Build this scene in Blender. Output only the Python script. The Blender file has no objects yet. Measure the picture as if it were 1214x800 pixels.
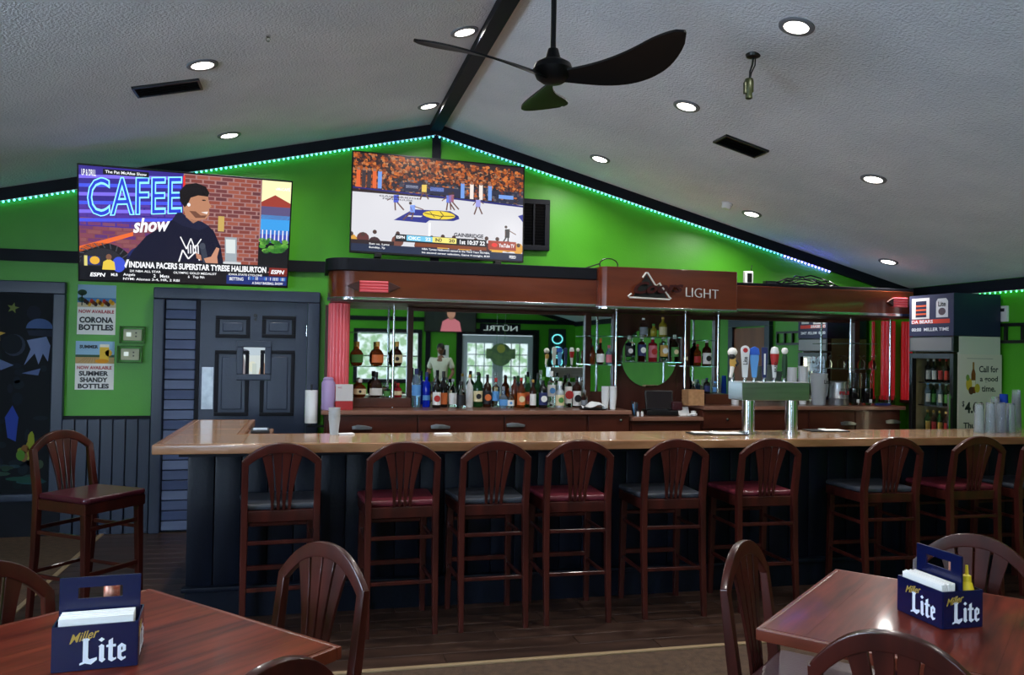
import bpy, bmesh, math, random
from mathutils import Vector, Matrix
random.seed(7)
PI = math.pi
scn = bpy.context.scene
COL = scn.collection

def lin(c):
    c = c / 255.0
    return c / 12.92 if c <= 0.04045 else ((c + 0.055) / 1.055) ** 2.4
def rgb(c):
    return (lin(c[0]), lin(c[1]), lin(c[2]), 1.0)

# ------------------------------------------------------------------ camera, world, exposure
FPX, YAW, PITCH, ROLL, EYE = 980.27, 0.238698, 0.017388, 0.016797, 1.62
_f = Vector((math.sin(YAW) * math.cos(PITCH), math.cos(YAW) * math.cos(PITCH), math.sin(PITCH)))
_r0 = Vector((math.cos(YAW), -math.sin(YAW), 0))
_u0 = _r0.cross(_f)
_r = _r0 * math.cos(ROLL) + _u0 * math.sin(ROLL)
_u = -_r0 * math.sin(ROLL) + _u0 * math.cos(ROLL)
cam_data = bpy.data.cameras.new('camera')
cam_data.sensor_fit = 'HORIZONTAL'
cam_data.sensor_width = 36.0
cam_data.lens = 36.0 * FPX / 1214.0
cam_data.clip_end = 100
cam = bpy.data.objects.new('camera', cam_data)
COL.objects.link(cam)
cam.matrix_world = Matrix(((_r.x, _u.x, -_f.x, 0), (_r.y, _u.y, -_f.y, 0), (_r.z, _u.z, -_f.z, EYE), (0, 0, 0, 1)))
scn.camera = cam
scn.view_settings.view_transform = 'Standard'
scn.view_settings.look = 'None'
scn.view_settings.gamma = 1.0
scn.view_settings.use_curve_mapping = False
scn.view_settings.exposure = 0.0
world = bpy.data.worlds.new('daylight')
scn.world = world
world.use_nodes = True
world.node_tree.nodes['Background'].inputs[0].default_value = (0.75, 0.85, 1.0, 1)
world.node_tree.nodes['Background'].inputs[1].default_value = 1.0
CAN_W = 15.0          # watts of each recessed ceiling lamp
WINDOW_E = 34.0       # brightness of the panes behind the camera and of the added side window
SCREEN_E = 1.25

def at(px, py, X=None, Y=None, Z=None):
    """point of the room seen at a pixel of the 1214 x 800 frame on the plane X, Y or Z"""
    d = _r * ((px - 607) / FPX) - _u * ((py - 400) / FPX) + _f
    t = X / d.x if X is not None else Y / d.y if Y is not None else (Z - EYE) / d.z
    return Vector((0, 0, EYE)) + d * t

# ------------------------------------------------------------------ materials
MATS = {}
def mat(name, c, rough=0.5, metal=0.0, c2=None, scale=(6, 6, 6), detail=3, bump=0.0, bscale=None, coat=0.0,
        trans=0.0, ior=1.45, emis=None, estr=0.0, contrast=(0.35, 0.65), alpha=1.0, spec=0.5):
    if name in MATS:
        return MATS[name]
    m = bpy.data.materials.new(name)
    m.use_nodes = True
    nt = m.node_tree
    b = nt.nodes['Principled BSDF']
    b.inputs['Base Color'].default_value = rgb(c)
    b.inputs['Roughness'].default_value = rough
    b.inputs['Metallic'].default_value = metal
    b.inputs['Coat Weight'].default_value = coat
    b.inputs['Coat Roughness'].default_value = 0.08
    b.inputs['Transmission Weight'].default_value = trans
    b.inputs['IOR'].default_value = ior
    b.inputs['Alpha'].default_value = alpha
    b.inputs['Specular IOR Level'].default_value = spec
    if emis:
        b.inputs['Emission Color'].default_value = rgb(emis)
        b.inputs['Emission Strength'].default_value = estr
    if c2 or bump:
        tc = nt.nodes.new('ShaderNodeTexCoord')
        mp = nt.nodes.new('ShaderNodeMapping')
        mp.inputs['Scale'].default_value = scale
        nt.links.new(tc.outputs['Object'], mp.inputs['Vector'])
        nz = nt.nodes.new('ShaderNodeTexNoise')
        nz.inputs['Scale'].default_value = 1.0
        nz.inputs['Detail'].default_value = detail
        nt.links.new(mp.outputs['Vector'], nz.inputs['Vector'])
        if c2:
            cr = nt.nodes.new('ShaderNodeValToRGB')
            cr.color_ramp.elements[0].position, cr.color_ramp.elements[1].position = contrast
            cr.color_ramp.elements[0].color = rgb(c)
            cr.color_ramp.elements[1].color = rgb(c2)
            nt.links.new(nz.outputs['Fac'], cr.inputs['Fac'])
            nt.links.new(cr.outputs['Color'], b.inputs['Base Color'])
        if bump:
            nb = nz
            if bscale:
                nb = nt.nodes.new('ShaderNodeTexNoise')
                nb.inputs['Scale'].default_value = bscale
                nb.inputs['Detail'].default_value = 2
                nt.links.new(tc.outputs['Object'], nb.inputs['Vector'])
            bp = nt.nodes.new('ShaderNodeBump')
            bp.inputs['Strength'].default_value = bump
            bp.inputs['Distance'].default_value = 0.02
            nt.links.new(nb.outputs['Fac'], bp.inputs['Height'])
            nt.links.new(bp.outputs['Normal'], b.inputs['Normal'])
    MATS[name] = m
    return m

def print_mat(name, lit):
    """flat print: the colours of the sheet come from its colour attribute; a screen gives off its own light"""
    m = bpy.data.materials.new(name)
    m.use_nodes = True
    nt = m.node_tree
    b = nt.nodes['Principled BSDF']
    a = nt.nodes.new('ShaderNodeVertexColor')
    a.layer_name = 'Col'
    if lit:
        b.inputs['Base Color'].default_value = (0.01, 0.01, 0.01, 1)
        nt.links.new(a.outputs['Color'], b.inputs['Emission Color'])
        b.inputs['Emission Strength'].default_value = lit
        b.inputs['Roughness'].default_value = 0.25
    else:
        nt.links.new(a.outputs['Color'], b.inputs['Base Color'])
        b.inputs['Roughness'].default_value = 0.55
        b.inputs['Specular IOR Level'].default_value = 0.15
    return m

def glow(name, c, s):
    return mat(name, (20, 20, 20), 0.4, emis=c, estr=s)

# surfaces of the place
m_green = mat('green_wall_paint', (66, 150, 26), 0.42, c2=(78, 166, 34), scale=(1.2, 1.2, 1.2), bump=0.06, bscale=60)
m_ceil = mat('stippled_ceiling', (226, 231, 240), 0.9, c2=(236, 240, 248), scale=(2, 2, 2), bump=0.55, bscale=70)
m_black = mat('black_trim_paint', (12, 15, 23), 0.6, c2=(17, 20, 30), scale=(5, 5, 5), spec=0.25)
m_navy = mat('navy_board_paint', (8, 12, 22), 0.4, c2=(12, 18, 31), scale=(9, 9, 1.2), bump=0.08, bscale=40, spec=0.22)
m_navy2 = mat('slate_door_paint', (36, 45, 64), 0.36, c2=(43, 53, 74), scale=(3, 3, 1.0), bump=0.05, bscale=50)
m_navy3 = mat('slate_slat_paint', (58, 70, 104), 0.36, c2=(68, 80, 114), scale=(2, 6, 9))
m_carpet = mat('brown_carpet', (70, 53, 41), 0.95, c2=(86, 66, 50), scale=(22, 22, 22), bump=0.4, bscale=160)
m_plank = mat('dark_floor_plank', (46, 32, 26), 0.36, c2=(72, 51, 41), scale=(2.2, 16, 4), detail=6, bump=0.05)
m_plank2 = mat('dark_floor_plank_b', (40, 27, 22), 0.36, c2=(64, 45, 36), scale=(2.2, 16, 4), detail=6, bump=0.05)
m_strip = mat('light_floor_strip', (150, 128, 98), 0.45)
# furniture
m_mahog = mat('mahogany_stool_wood', (46, 17, 14), 0.28, c2=(68, 26, 20), scale=(14, 14, 3), coat=0.18, spec=0.35)
m_table = mat('red_table_wood', (66, 24, 17), 0.34, c2=(122, 50, 33), scale=(24, 2.4, 6), detail=6, coat=0.14, bump=0.03, contrast=(.3, .72), spec=0.1)
m_table_edge = mat('table_edge_wood', (88, 38, 25), 0.3, c2=(112, 52, 35), scale=(4, 14, 14), coat=0.1, spec=0.3)
m_seat_red = mat('burgundy_vinyl', (92, 32, 42), 0.3, c2=(100, 36, 47), bump=0.05, bscale=90)
m_seat_grey = mat('charcoal_vinyl', (52, 56, 64), 0.32, c2=(60, 64, 72), bump=0.05, bscale=90)
m_seat_dkred = mat('dark_maroon_vinyl', (66, 22, 32), 0.32, bump=0.05, bscale=90)
m_bartop = mat('oak_bar_top', (172, 136, 104), 0.2, c2=(190, 154, 120), scale=(3, 26, 6), detail=5, coat=0.6)
m_bartop2 = mat('oak_bar_top_b', (164, 128, 98), 0.2, c2=(182, 146, 112), scale=(3, 26, 6), detail=5, coat=0.6)
m_bartopx = mat('oak_bar_top_cross', (168, 132, 100), 0.2, c2=(186, 150, 116), scale=(26, 3, 6), detail=5, coat=0.6)
m_barnose = mat('oak_bar_nosing', (138, 96, 66), 0.24, c2=(168, 122, 86), scale=(3, 26, 12), detail=5, coat=0.5)
m_cab = mat('dark_cabinet_wood', (66, 30, 22), 0.3, c2=(84, 40, 28), scale=(2, 10, 8), coat=0.3)
m_cabtop = mat('worktop_laminate', (128, 88, 72), 0.28, c2=(146, 102, 84), scale=(2, 14, 6), coat=0.3)
m_canopy = mat('canopy_wood', (94, 40, 22), 0.24, c2=(114, 52, 28), scale=(1.5, 8, 8), coat=0.6)
m_stile = mat('stile_wood', (58, 28, 22), 0.35, c2=(70, 36, 28), scale=(8, 8, 2))
# metals, glass, plastics
m_chrome = mat('chrome', (205, 205, 208), 0.16, 1.0)
m_steel = mat('brushed_steel', (168, 172, 172), 0.34, 1.0, c2=(182, 186, 186), scale=(2, 2, 40))
m_galv = mat('galvanised_metal', (150, 154, 158), 0.36, 0.9, c2=(175, 178, 182), scale=(12, 12, 12))
m_mirror = mat('mirror_silver', (212, 222, 218), 0.015, 1.0)
m_clear = mat('clear_glass', (238, 244, 244), 0.03, trans=1.0, ior=1.13)
m_shelfglass = mat('shelf_glass', (190, 225, 210), 0.05, trans=0.9, ior=1.3)
m_blackpl = mat('black_plastic', (14, 14, 16), 0.35)
m_dark = mat('dark_grey_plastic', (34, 36, 40), 0.4)
m_white = mat('white_plastic', (222, 222, 222), 0.4)
m_paper = mat('white_paper', (240, 240, 238), 0.8)
m_lite = mat('carrier_navy_card', (9, 19, 62), 0.25, coat=0.4)
m_letter_white = mat('white_print', (232, 238, 250), 0.5)
m_letter_black = mat('black_print', (22, 24, 30), 0.5)
m_letter_red = mat('red_print', (176, 40, 50), 0.5)
m_letter_gold = mat('gold_print', (190, 160, 70), 0.5)
m_lamp = glow('lamp_diffuser_light', (255, 246, 232), 14.0)
m_print = print_mat('printed_sheet', 0)
m_screen = print_mat('tv_screen_light', SCREEN_E)
m_fan = mat('black_fan_blade', (10, 10, 11), 0.5, spec=0.25)

# ------------------------------------------------------------------ mesh helpers
class MB:
    def __init__(self):
        self.v, self.f = [], []
    def add(self, vs, fs):
        n = len(self.v)
        self.v += [tuple(p) for p in vs]
        self.f += [tuple(n + i for i in q) for q in fs]
        return self
    def box(self, x0, x1, y0, y1, z0, z1):
        return self.add([(x0, y0, z0), (x1, y0, z0), (x1, y1, z0), (x0, y1, z0), (x0, y0, z1), (x1, y0, z1), (x1, y1, z1), (x0, y1, z1)],
                        [(0, 3, 2, 1), (4, 5, 6, 7), (0, 1, 5, 4), (1, 2, 6, 5), (2, 3, 7, 6), (3, 0, 4, 7)])
    def obox(self, c, s, rot):
        M = rot.to_matrix() if hasattr(rot, 'to_matrix') else rot
        vs = [Vector(c) + M @ Vector((sx * s[0] / 2, sy * s[1] / 2, sz * s[2] / 2)) for sz in (-1, 1) for sx, sy in ((-1, -1), (1, -1), (1, 1), (-1, 1))]
        return self.add(vs, [(0, 3, 2, 1), (4, 5, 6, 7), (0, 1, 5, 4), (1, 2, 6, 5), (2, 3, 7, 6), (3, 0, 4, 7)])
    def lathe(self, prof, n=20, c=(0, 0, 0), sx=1.0, sy=1.0, close=True):
        vs, fs = [], []
        k = len(prof)
        for i in range(n):
            a = 2 * PI * i / n
            for r, z in prof:
                vs.append((c[0] + r * math.cos(a) * sx, c[1] + r * math.sin(a) * sy, c[2] + z))
        for i in range(n):
            j = (i + 1) % n
            for q in range(k - 1):
                fs.append((i * k + q, j * k + q, j * k + q + 1, i * k + q + 1))
        if close:
            if prof[0][0] > 1e-6:
                fs.append(tuple(i * k for i in reversed(range(n))))
            if prof[-1][0] > 1e-6:
                fs.append(tuple(i * k + k - 1 for i in range(n)))
        return self.add(vs, fs)
    def cyl(self, p0, p1, r0, r1=None, n=14):
        r1 = r0 if r1 is None else r1
        p0, p1 = Vector(p0), Vector(p1)
        t = (p1 - p0).normalized()
        a = t.orthogonal().normalized()
        b = t.cross(a)
        vs = []
        for p, r in ((p0, r0), (p1, r1)):
            for i in range(n):
                w = 2 * PI * i / n
                vs.append(p + (a * math.cos(w) + b * math.sin(w)) * r)
        fs = [(i, (i + 1) % n, n + (i + 1) % n, n + i) for i in range(n)]
        fs += [tuple(reversed(range(n))), tuple(range(n, 2 * n))]
        return self.add(vs, fs)
    def tube(self, pts, r, n=8):
        pts = [Vector(p) for p in pts]
        vs, fs = [], []
        a = None
        for i, p in enumerate(pts):
            t = (pts[min(i + 1, len(pts) - 1)] - pts[max(i - 1, 0)]).normalized()
            a = t.orthogonal().normalized() if a is None else (a - t * a.dot(t)).normalized()
            b = t.cross(a)
            rr = r[i] if isinstance(r, (list, tuple)) else r
            vs += [p + (a * math.cos(2 * PI * k / n) + b * math.sin(2 * PI * k / n)) * rr for k in range(n)]
        for i in range(len(pts) - 1):
            for k in range(n):
                fs.append((i * n + k, i * n + (k + 1) % n, (i + 1) * n + (k + 1) % n, (i + 1) * n + k))
        fs += [tuple(reversed(range(n))), tuple(range((len(pts) - 1) * n, len(pts) * n))]
        return self.add(vs, fs)
    def sweep(self, pts, B, w, t):
        """rectangular bar along pts; t is its thickness along B, w its width across"""
        pts = [Vector(p) for p in pts]
        B = Vector(B).normalized()
        vs, fs = [], []
        for i, p in enumerate(pts):
            T = (pts[min(i + 1, len(pts) - 1)] - pts[max(i - 1, 0)]).normalized()
            N = T.cross(B).normalized()
            Bi = N.cross(T).normalized()
            ww = w[i] if isinstance(w, (list, tuple)) else w
            tt = t[i] if isinstance(t, (list, tuple)) else t
            vs += [p + N * (sx * ww / 2) + Bi * (sy * tt / 2) for sx, sy in ((-1, -1), (1, -1), (1, 1), (-1, 1))]
        for i in range(len(pts) - 1):
            for k in range(4):
                fs.append((i * 4 + k, i * 4 + (k + 1) % 4, i * 4 + 4 + (k + 1) % 4, i * 4 + 4 + k))
        e = (len(pts) - 1) * 4
        fs += [(3, 2, 1, 0), (e, e + 1, e + 2, e + 3)]
        return self.add(vs, fs)
    def prism(self, poly, d, fn=None):
        """outline in x,z extruded from y=d[0] to y=d[1]"""
        fn = fn or (lambda a, b, y: (a, y, b))
        n = len(poly)
        vs = [fn(a, b, d[0]) for a, b in poly] + [fn(a, b, d[1]) for a, b in poly]
        fs = [(i, (i + 1) % n, n + (i + 1) % n, n + i) for i in range(n)]
        fs += [tuple(reversed(range(n))), tuple(range(n, 2 * n))]
        return self.add(vs, fs)
    def mesh(self, name, bevel=0.0, seg=2, smooth=True, angle=38):
        me = bpy.data.meshes.new(name)
        bm = bmesh.new()
        vs = [bm.verts.new(p) for p in self.v]
        for q in self.f:
            try:
                bm.faces.new([vs[i] for i in q])
            except ValueError:
                pass
        bmesh.ops.recalc_face_normals(bm, faces=bm.faces)
        if bevel:
            es = [e for e in bm.edges if len(e.link_faces) == 2 and e.calc_face_angle(0) > 0.6]
            bmesh.ops.bevel(bm, geom=es, offset=bevel, segments=seg, profile=0.5, affect='EDGES', clamp_overlap=True)
        bm.to_mesh(me)
        bm.free()
        if smooth:
            me.polygons.foreach_set('use_smooth', [True] * len(me.polygons))
            me.set_sharp_from_angle(angle=math.radians(angle))
        return me

def obj(name, me, m=None, parent=None, loc=None, rot=None):
    o = bpy.data.objects.new(name, me)
    COL.objects.link(o)
    if m is not None and me is not None:
        if not me.materials:
            me.materials.append(m)
    if parent is not None:
        o.parent = parent
    if loc is not None:
        o.location = loc
    if rot is not None:
        o.rotation_euler = rot
    return o
def part(name, mb, m, parent, bevel=0.0, loc=None, rot=None, seg=2, label=None, smooth=True):
    o = obj(name, mb.mesh(name, bevel, seg, smooth), m, parent, loc, rot)
    if bevel and smooth:
        o.modifiers.new('weighted_normals', 'WEIGHTED_NORMAL').keep_sharp = True
    if label:
        o['label'] = label
    return o
def thing(name, label, cat, loc=(0, 0, 0), rz=0.0, group=None):
    o = bpy.data.objects.new(name, None)
    o.empty_display_size = 0.1
    COL.objects.link(o)
    o.location = loc
    o.rotation_euler = (0, 0, rz)
    return tag(o, label, cat, group)
def tag(o, label, cat, group=None):
    o['label'] = label
    o['category'] = cat
    if group:
        o['group'] = group
    return o
def struct(name, mb, m, label=None, bevel=0.0, parent=None):
    o = part(name, mb, m, parent, bevel)
    if parent is None:
        o['kind'] = 'structure'
        if label:
            o['label'] = label
    return o
KIDS = {}
def copy_tree(src, loc, rz, label, kids=None):
    c = src.copy()
    COL.objects.link(c)
    c.location = loc
    c.rotation_euler = (0, 0, rz)
    c['label'] = label
    for ch in [o for o in list(COL.objects) if o.parent == src]:
        d = ch.copy()
        COL.objects.link(d)
        d.parent = c
        for g in [o for o in list(COL.objects) if o.parent == ch]:
            e = g.copy()
            COL.objects.link(e)
            e.parent = d
    return c

# lettering and flat print; both lie in the local x,z plane of their thing and face -y
_FONT_CACHE = {}
def text_mesh(body, bold=0.0, extrude=0.0, shear=0.0):
    cu = bpy.data.curves.new('lettering', 'FONT')
    cu.body = body
    cu.size = 1.0
    cu.offset = bold
    cu.extrude = extrude
    cu.shear = shear
    cu.resolution_u = 3
    o = bpy.data.objects.new('lettering', cu)
    me = bpy.data.meshes.new_from_object(o)
    bpy.data.objects.remove(o)
    bpy.data.curves.remove(cu)
    return me
def text(body, box, m, parent, y, bold=0.012, depth=0.0006, shear=0.0, name='lettering', tilt=0.0, fn=None, label=None):
    """fit the words into box = (x0, x1, z0, z1)"""
    me = text_mesh(body, bold, 0.01, shear)
    xs = [v.co.x for v in me.vertices]
    ys = [v.co.y for v in me.vertices]
    x0, x1, y0, y1 = min(xs), max(xs), min(ys), max(ys)
    sx, sy = (box[1] - box[0]) / (x1 - x0), (box[3] - box[2]) / (y1 - y0)
    for v in me.vertices:
        a = box[0] + (v.co.x - x0) * sx
        b = box[2] + (v.co.y - y0) * sy + (a - box[0]) * tilt
        p = (a, y - (depth if v.co.z > 0 else 0.0), b)
        v.co = fn(*p) if fn else p
    o = obj(name, me, m, parent)
    if label:
        o['label'] = label
    return o

class Pic:
    """flat picture made of coloured shapes; u to the right, v downwards, both 0..1 over the sheet"""
    def __init__(self, x0, x1, z0, z1, y=0.0, step=0.0003, fn=None):
        self.b, self.y, self.step, self.fn = (x0, x1, z0, z1), y, step, fn
        self.v, self.f, self.c = [], [], []
    def poly(self, pts, col, layer=0):
        x0, x1, z0, z1 = self.b
        n = len(self.v)
        for u, v in pts:
            u, v = min(max(u, 0.0), 1.0), min(max(v, 0.0), 1.0)
            p = (x0 + (x1 - x0) * u, self.y - self.step * layer, z1 - (z1 - z0) * v)
            self.v.append(self.fn(*p) if self.fn else p)
        self.f.append(tuple(range(n, n + len(pts))))
        self.c.append(rgb(col))
        return self
    def rect(self, u0, v0, u1, v1, col, layer=0):
        return self.poly([(u0, v0), (u0, v1), (u1, v1), (u1, v0)], col, layer)
    def ell(self, cu, cv, ru, rv, col, layer=0, n=18, a0=0.0, a1=2 * PI):
        return self.poly([(cu + ru * math.cos(a0 + (a1 - a0) * i / n), cv - rv * math.sin(a0 + (a1 - a0) * i / n)) for i in range(n + (a1 - a0 < 6.2))], col, layer)
    def line(self, pts, w, col, layer=0, asp=1.0):
        for (a, b), (c, d) in zip(pts[:-1], pts[1:]):
            dx, dy = (c - a) * asp, d - b
            L = math.hypot(dx, dy) or 1
            nx, ny = -dy / L * w / 2, dx / L * w / 2
            self.poly([(a + nx / asp, b + ny), (a - nx / asp, b - ny), (c - nx / asp, d - ny), (c + nx / asp, d + ny)], col, layer)
        return self
    def build(self, name, m, parent):
        me = bpy.data.meshes.new(name)
        me.from_pydata(self.v, [], self.f)
        at_ = me.color_attributes.new('Col', 'FLOAT_COLOR', 'CORNER')
        k = 0
        for p, c in zip(me.polygons, self.c):
            for _ in p.loop_indices:
                at_.data[k].color = c
                k += 1
        return obj(name, me, m, parent)

# ------------------------------------------------------------------ the room
YW, XR, XL, YF = 7.75, 6.32, -4.1, -4.0           # back wall, right wall, left wall, wall behind the camera
XA, ZA, SL, SR = 1.112, 3.76, 0.23, 0.264          # ridge and the two ceiling slopes
def zc(x):
    return ZA - SR * (x - XA) if x > XA else ZA - SL * (XA - x)

fl = struct('floor', MB().box(XL - .1, XR + .1, YF - .1, YW + .1, -0.1, 0.0), m_carpet, 'brown carpeted bar room floor')
XS, YS = -1.70, 4.22                                # the plank floor runs along the bar
_pl = [MB().box(0, 1.196, 0, 0.1465, 0, 0.006).mesh('plank', 0.0015, 1) for _ in range(1)][0]
_pl.materials.append(m_plank)
_plb = _pl.copy()
_plb.materials.clear()
_plb.materials.append(m_plank2)
for row in range(8):
    y = YS + 0.03 + row * 0.148
    x = XS + 0.02 - (row * 0.43) % 1.2
    while x < XR - 0.05:
        x0, x1 = max(x, XS + 0.02), min(x + 1.196, XR)
        if x1 - x0 > 0.05:
            o = obj('plank', random.choice((_pl, _plb)), None, fl, (x0, y, 0.0))
            o.scale = ((x1 - x0) / 1.196, 1, 1)
        x += 1.2
for row in range(18):                               # planks left of the bar, in front of the back wall
    y = YS + 0.03 + (8 + row) * 0.148
    x0, x1 = XS + 0.02, -0.72
    if y + 0.15 < YW:
        o = obj('plank', random.choice((_pl, _plb)), None, fl, (x0, y, 0.0))
        o.scale = ((x1 - x0) / 1.196, 1, 1)
struct('trim_1', MB().box(XS - 0.01, XR, YS - 0.005, YS + 0.028, 0.0, 0.009), m_strip, 'light strip between carpet and planks', 0.002)
struct('trim_2', MB().box(XS - 0.018, XS + 0.018, YS + 0.03, YW, 0.0, 0.009), m_strip, 'light strip edging the planks on the left', 0.002)

def gable(y0, y1):
    return MB().prism([(XL - .1, -0.1), (XR + .1, -0.1), (XR + .1, zc(XR + .1)), (XA, ZA), (XL - .1, zc(XL - .1))], (y0, y1))
struct('wall_back', gable(YW, YW + .1), m_green, 'bright green gable wall')
struct('wall_right', MB().box(XR, XR + .1, YF, YW, -.1, zc(XR)), m_green, 'green side wall')
struct('wall_left', MB().box(XL - .1, XL, YF, YW, -.1, zc(XL)), m_green, 'green side wall')
struct('ceiling', MB().prism([(XL - .1, zc(XL - .1)), (XA, ZA), (XA, ZA + .12), (XL - .1, zc(XL - .1) + .12)], (YF - .1, YW + .1)), m_ceil, 'left slope of the stippled grey ceiling')
struct('ceiling', MB().prism([(XR + .1, zc(XR + .1)), (XA, ZA), (XA, ZA + .12), (XR + .1, zc(XR + .1) + .12)], (YF - .1, YW + .1)), m_ceil, 'right slope of the stippled grey ceiling')
# black boards along the gable, the ridge and the post
TH = 0.105
struct('trim_3', MB().prism([(XL, zc(XL)), (XA, ZA), (XA, ZA - TH), (XL, zc(XL) - TH)], (YW - .035, YW)), m_black, 'black board along the left gable')
struct('trim_4', MB().prism([(XR, zc(XR)), (XA, ZA), (XA, ZA - TH), (XR, zc(XR) - TH)], (YW - .035, YW)), m_black, 'black board along the right gable')
struct('trim_5', MB().box(XA - .062, XA + .042, YF, YW - .036, ZA - .075, ZA - .012), m_black, 'black ridge beam')
struct('trim_6', MB().box(XA - .035, XA + .045, YW - .03, YW, 2.42, ZA - TH), m_black, 'black post under the ridge')
struct('trim_7', MB().box(XL, 0.13, YW - .03, YW, 2.315, 2.415), m_black, 'black band across the green wall')
struct('trim_8', MB().box(XR - .035, XR, YF, YW - .036, zc(XR) - .115, zc(XR) - .008), m_black, 'black board along the right eave')
struct('baseboard_back', MB().box(XL, -1.34, YW - .02, YW, 0, 0.33), m_black, 'black base board')

# wainscot of narrow boards left of the door
ws = struct('trim_9', MB().box(-2.03, -1.33, YW - .035, YW - .0, 0.985, 1.012), m_black, 'black cap of the narrow board wainscot')
part('backing', MB().box(-2.03, -1.33, YW - .02, YW - .001, 0, .985), m_black, ws)
_bd = MB().box(0, .092, 0, .018, 0.0, .985).mesh('board', .004, 1)
_bd.materials.append(m_navy2)
for i in range(7):
    obj('board', _bd, None, ws, (-2.03 + i * .1, YW - .042 + .004 * (i % 2), 0.0))

# ------------------------------------------------------------------ wall behind the camera, seen in the back bar mirrors
def wall_with_holes(name, x0, x1, y0, y1, holes, m, label):
    """gable wall cut into piers, sills and heads around its openings"""
    mb = MB()
    xs = x0
    for a, b, z0, z1 in sorted(holes):
        mb.prism([(xs, -.1), (a, -.1), (a, zc(a))] + ([(XA, ZA)] if xs < XA < a else []) + [(xs, zc(xs))], (y0, y1))
        if z0 > 0:
            mb.prism([(a, -.1), (b, -.1), (b, z0), (a, z0)], (y0, y1))
        mb.prism([(a, z1), (b, z1), (b, zc(b))] + ([(XA, ZA)] if a < XA < b else []) + [(a, zc(a))], (y0, y1))
        xs = b
    mb.prism([(xs, -.1), (x1, -.1), (x1, zc(x1)), (xs, zc(xs))], (y0, y1))
    return struct(name, mb, m, label)
holes = [(-2.2, -0.9, .85, 2.05), (.96, 2.54, .85, 2.1), (3.5, 5.25, 0.0, 2.02)]
wall_with_holes('wall_front', XL - .1, XR + .1, YF - .1, YF, holes, m_green, 'green gable wall with windows')
m_day = mat('daylight_pane', (60, 66, 62), 0.1, emis=(206, 228, 255), estr=WINDOW_E, c2=(70, 80, 70))
m_day2 = mat('garden_daylight_pane', (60, 66, 62), 0.1, c2=(70, 80, 70), emis=(226, 238, 246), estr=1.5)
_nt = m_day2.node_tree                                          # pale sky and foliage beyond the panes
_cr = _nt.nodes.new('ShaderNodeValToRGB')
_cr.color_ramp.elements[0].position, _cr.color_ramp.elements[1].position = .42, .58
_cr.color_ramp.elements[0].color, _cr.color_ramp.elements[1].color = rgb((150, 186, 150)), rgb((232, 242, 250))
_nt.links.new([n for n in _nt.nodes if n.type == 'TEX_NOISE'][0].outputs['Fac'], _cr.inputs['Fac'])
_nt.links.new(_cr.outputs['Color'], _nt.nodes['Principled BSDF'].inputs['Emission Color'])
def window_unit(name, x0, x1, z0, z1, nx, nz, label, m_frame, m_pane_):
    w = struct(name, MB().box(x0 - .09, x0, YF - .06, YF + .03, z0 - .09, z1 + .09).box(x1, x1 + .09, YF - .06, YF + .03, z0 - .09, z1 + .09)
               .box(x0, x1, YF - .06, YF + .03, z1, z1 + .09).box(x0, x1, YF - .06, YF + .03, z0 - .09, z0), m_frame, label)
    gw, gh = (x1 - x0) / nx, (z1 - z0) / nz
    for i in range(nx):
        for k in range(nz):
            part('pane', MB().box(x0 + i * gw + .012, x0 + (i + 1) * gw - .012, YF - .04, YF - .03, z0 + k * gh + .012, z0 + (k + 1) * gh - .012), m_pane_, w)
    for i in range(1, nx):
        part('glazing_bar', MB().box(x0 + i * gw - .013, x0 + i * gw + .013, YF - .05, YF - .015, z0, z1), m_frame, w)
    for k in range(1, nz):
        part('glazing_bar', MB().box(x0, x1, YF - .05, YF - .015, z0 + k * gh - .013, z0 + k * gh + .013), m_frame, w)
    return w
m_whiteframe = mat('pale_frame_paint', (196, 206, 216), 0.4)
window_unit('window_1', -2.1, -1.0, .92, 2.0, 2, 2, 'daylit window in the wall behind', m_black, m_day)
window_unit('window_2', 1.05, 2.45, .94, 2.02, 2, 2, 'daylit window in the wall behind', m_black, m_day2)
def french_door(name, x0, x1, label):
    d = struct(name, MB().box(x0, x0 + .12, YF - .05, YF, 0.02, 2.0).box(x1 - .12, x1, YF - .05, YF, 0.02, 2.0)
               .box(x0 + .12, x1 - .12, YF - .05, YF, 1.82, 2.0).box(x0 + .12, x1 - .12, YF - .05, YF, 0.02, .45), m_whiteframe, label)
    nx, nz, a, b, z0, z1 = 3, 5, x0 + .12, x1 - .12, .45, 1.82
    for i in range(nx):
        for k in range(nz):
            part('pane', MB().box(a + (b - a) * i / nx + .01, a + (b - a) * (i + 1) / nx - .01, YF - .03, YF - .02, z0 + (z1 - z0) * k / nz + .01, z0 + (z1 - z0) * (k + 1) / nz - .01), m_day2, d)
    for i in range(1, nx):
        part('glazing_bar', MB().box(a + (b - a) * i / nx - .011, a + (b - a) * i / nx + .011, YF - .04, YF - .005, z0, z1), m_whiteframe, d)
    for k in range(1, nz):
        part('glazing_bar', MB().box(a, b, YF - .04, YF - .005, z0 + (z1 - z0) * k / nz - .011, z0 + (z1 - z0) * k / nz + .011), m_whiteframe, d)
    part('handle', MB().cyl((x1 - .06, YF, 1.0), (x1 - .06, YF + .06, 1.0), .012).cyl((x1 - .06, YF + .06, .9), (x1 - .06, YF + .06, 1.1), .014), m_chrome, d)
french_door('door_2', 3.51, 4.37, 'pale glazed entrance door leaf')
french_door('door_3', 4.38, 5.24, 'pale glazed entrance door leaf')
struct('trim_10', MB().box(3.36, 3.5, YF - .05, YF + .03, 0, 2.16).box(5.25, 5.39, YF - .05, YF + .03, 0, 2.16).box(3.5, 5.25, YF - .05, YF + .03, 2.02, 2.16), m_black, 'black frame around the entrance doors')
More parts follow.
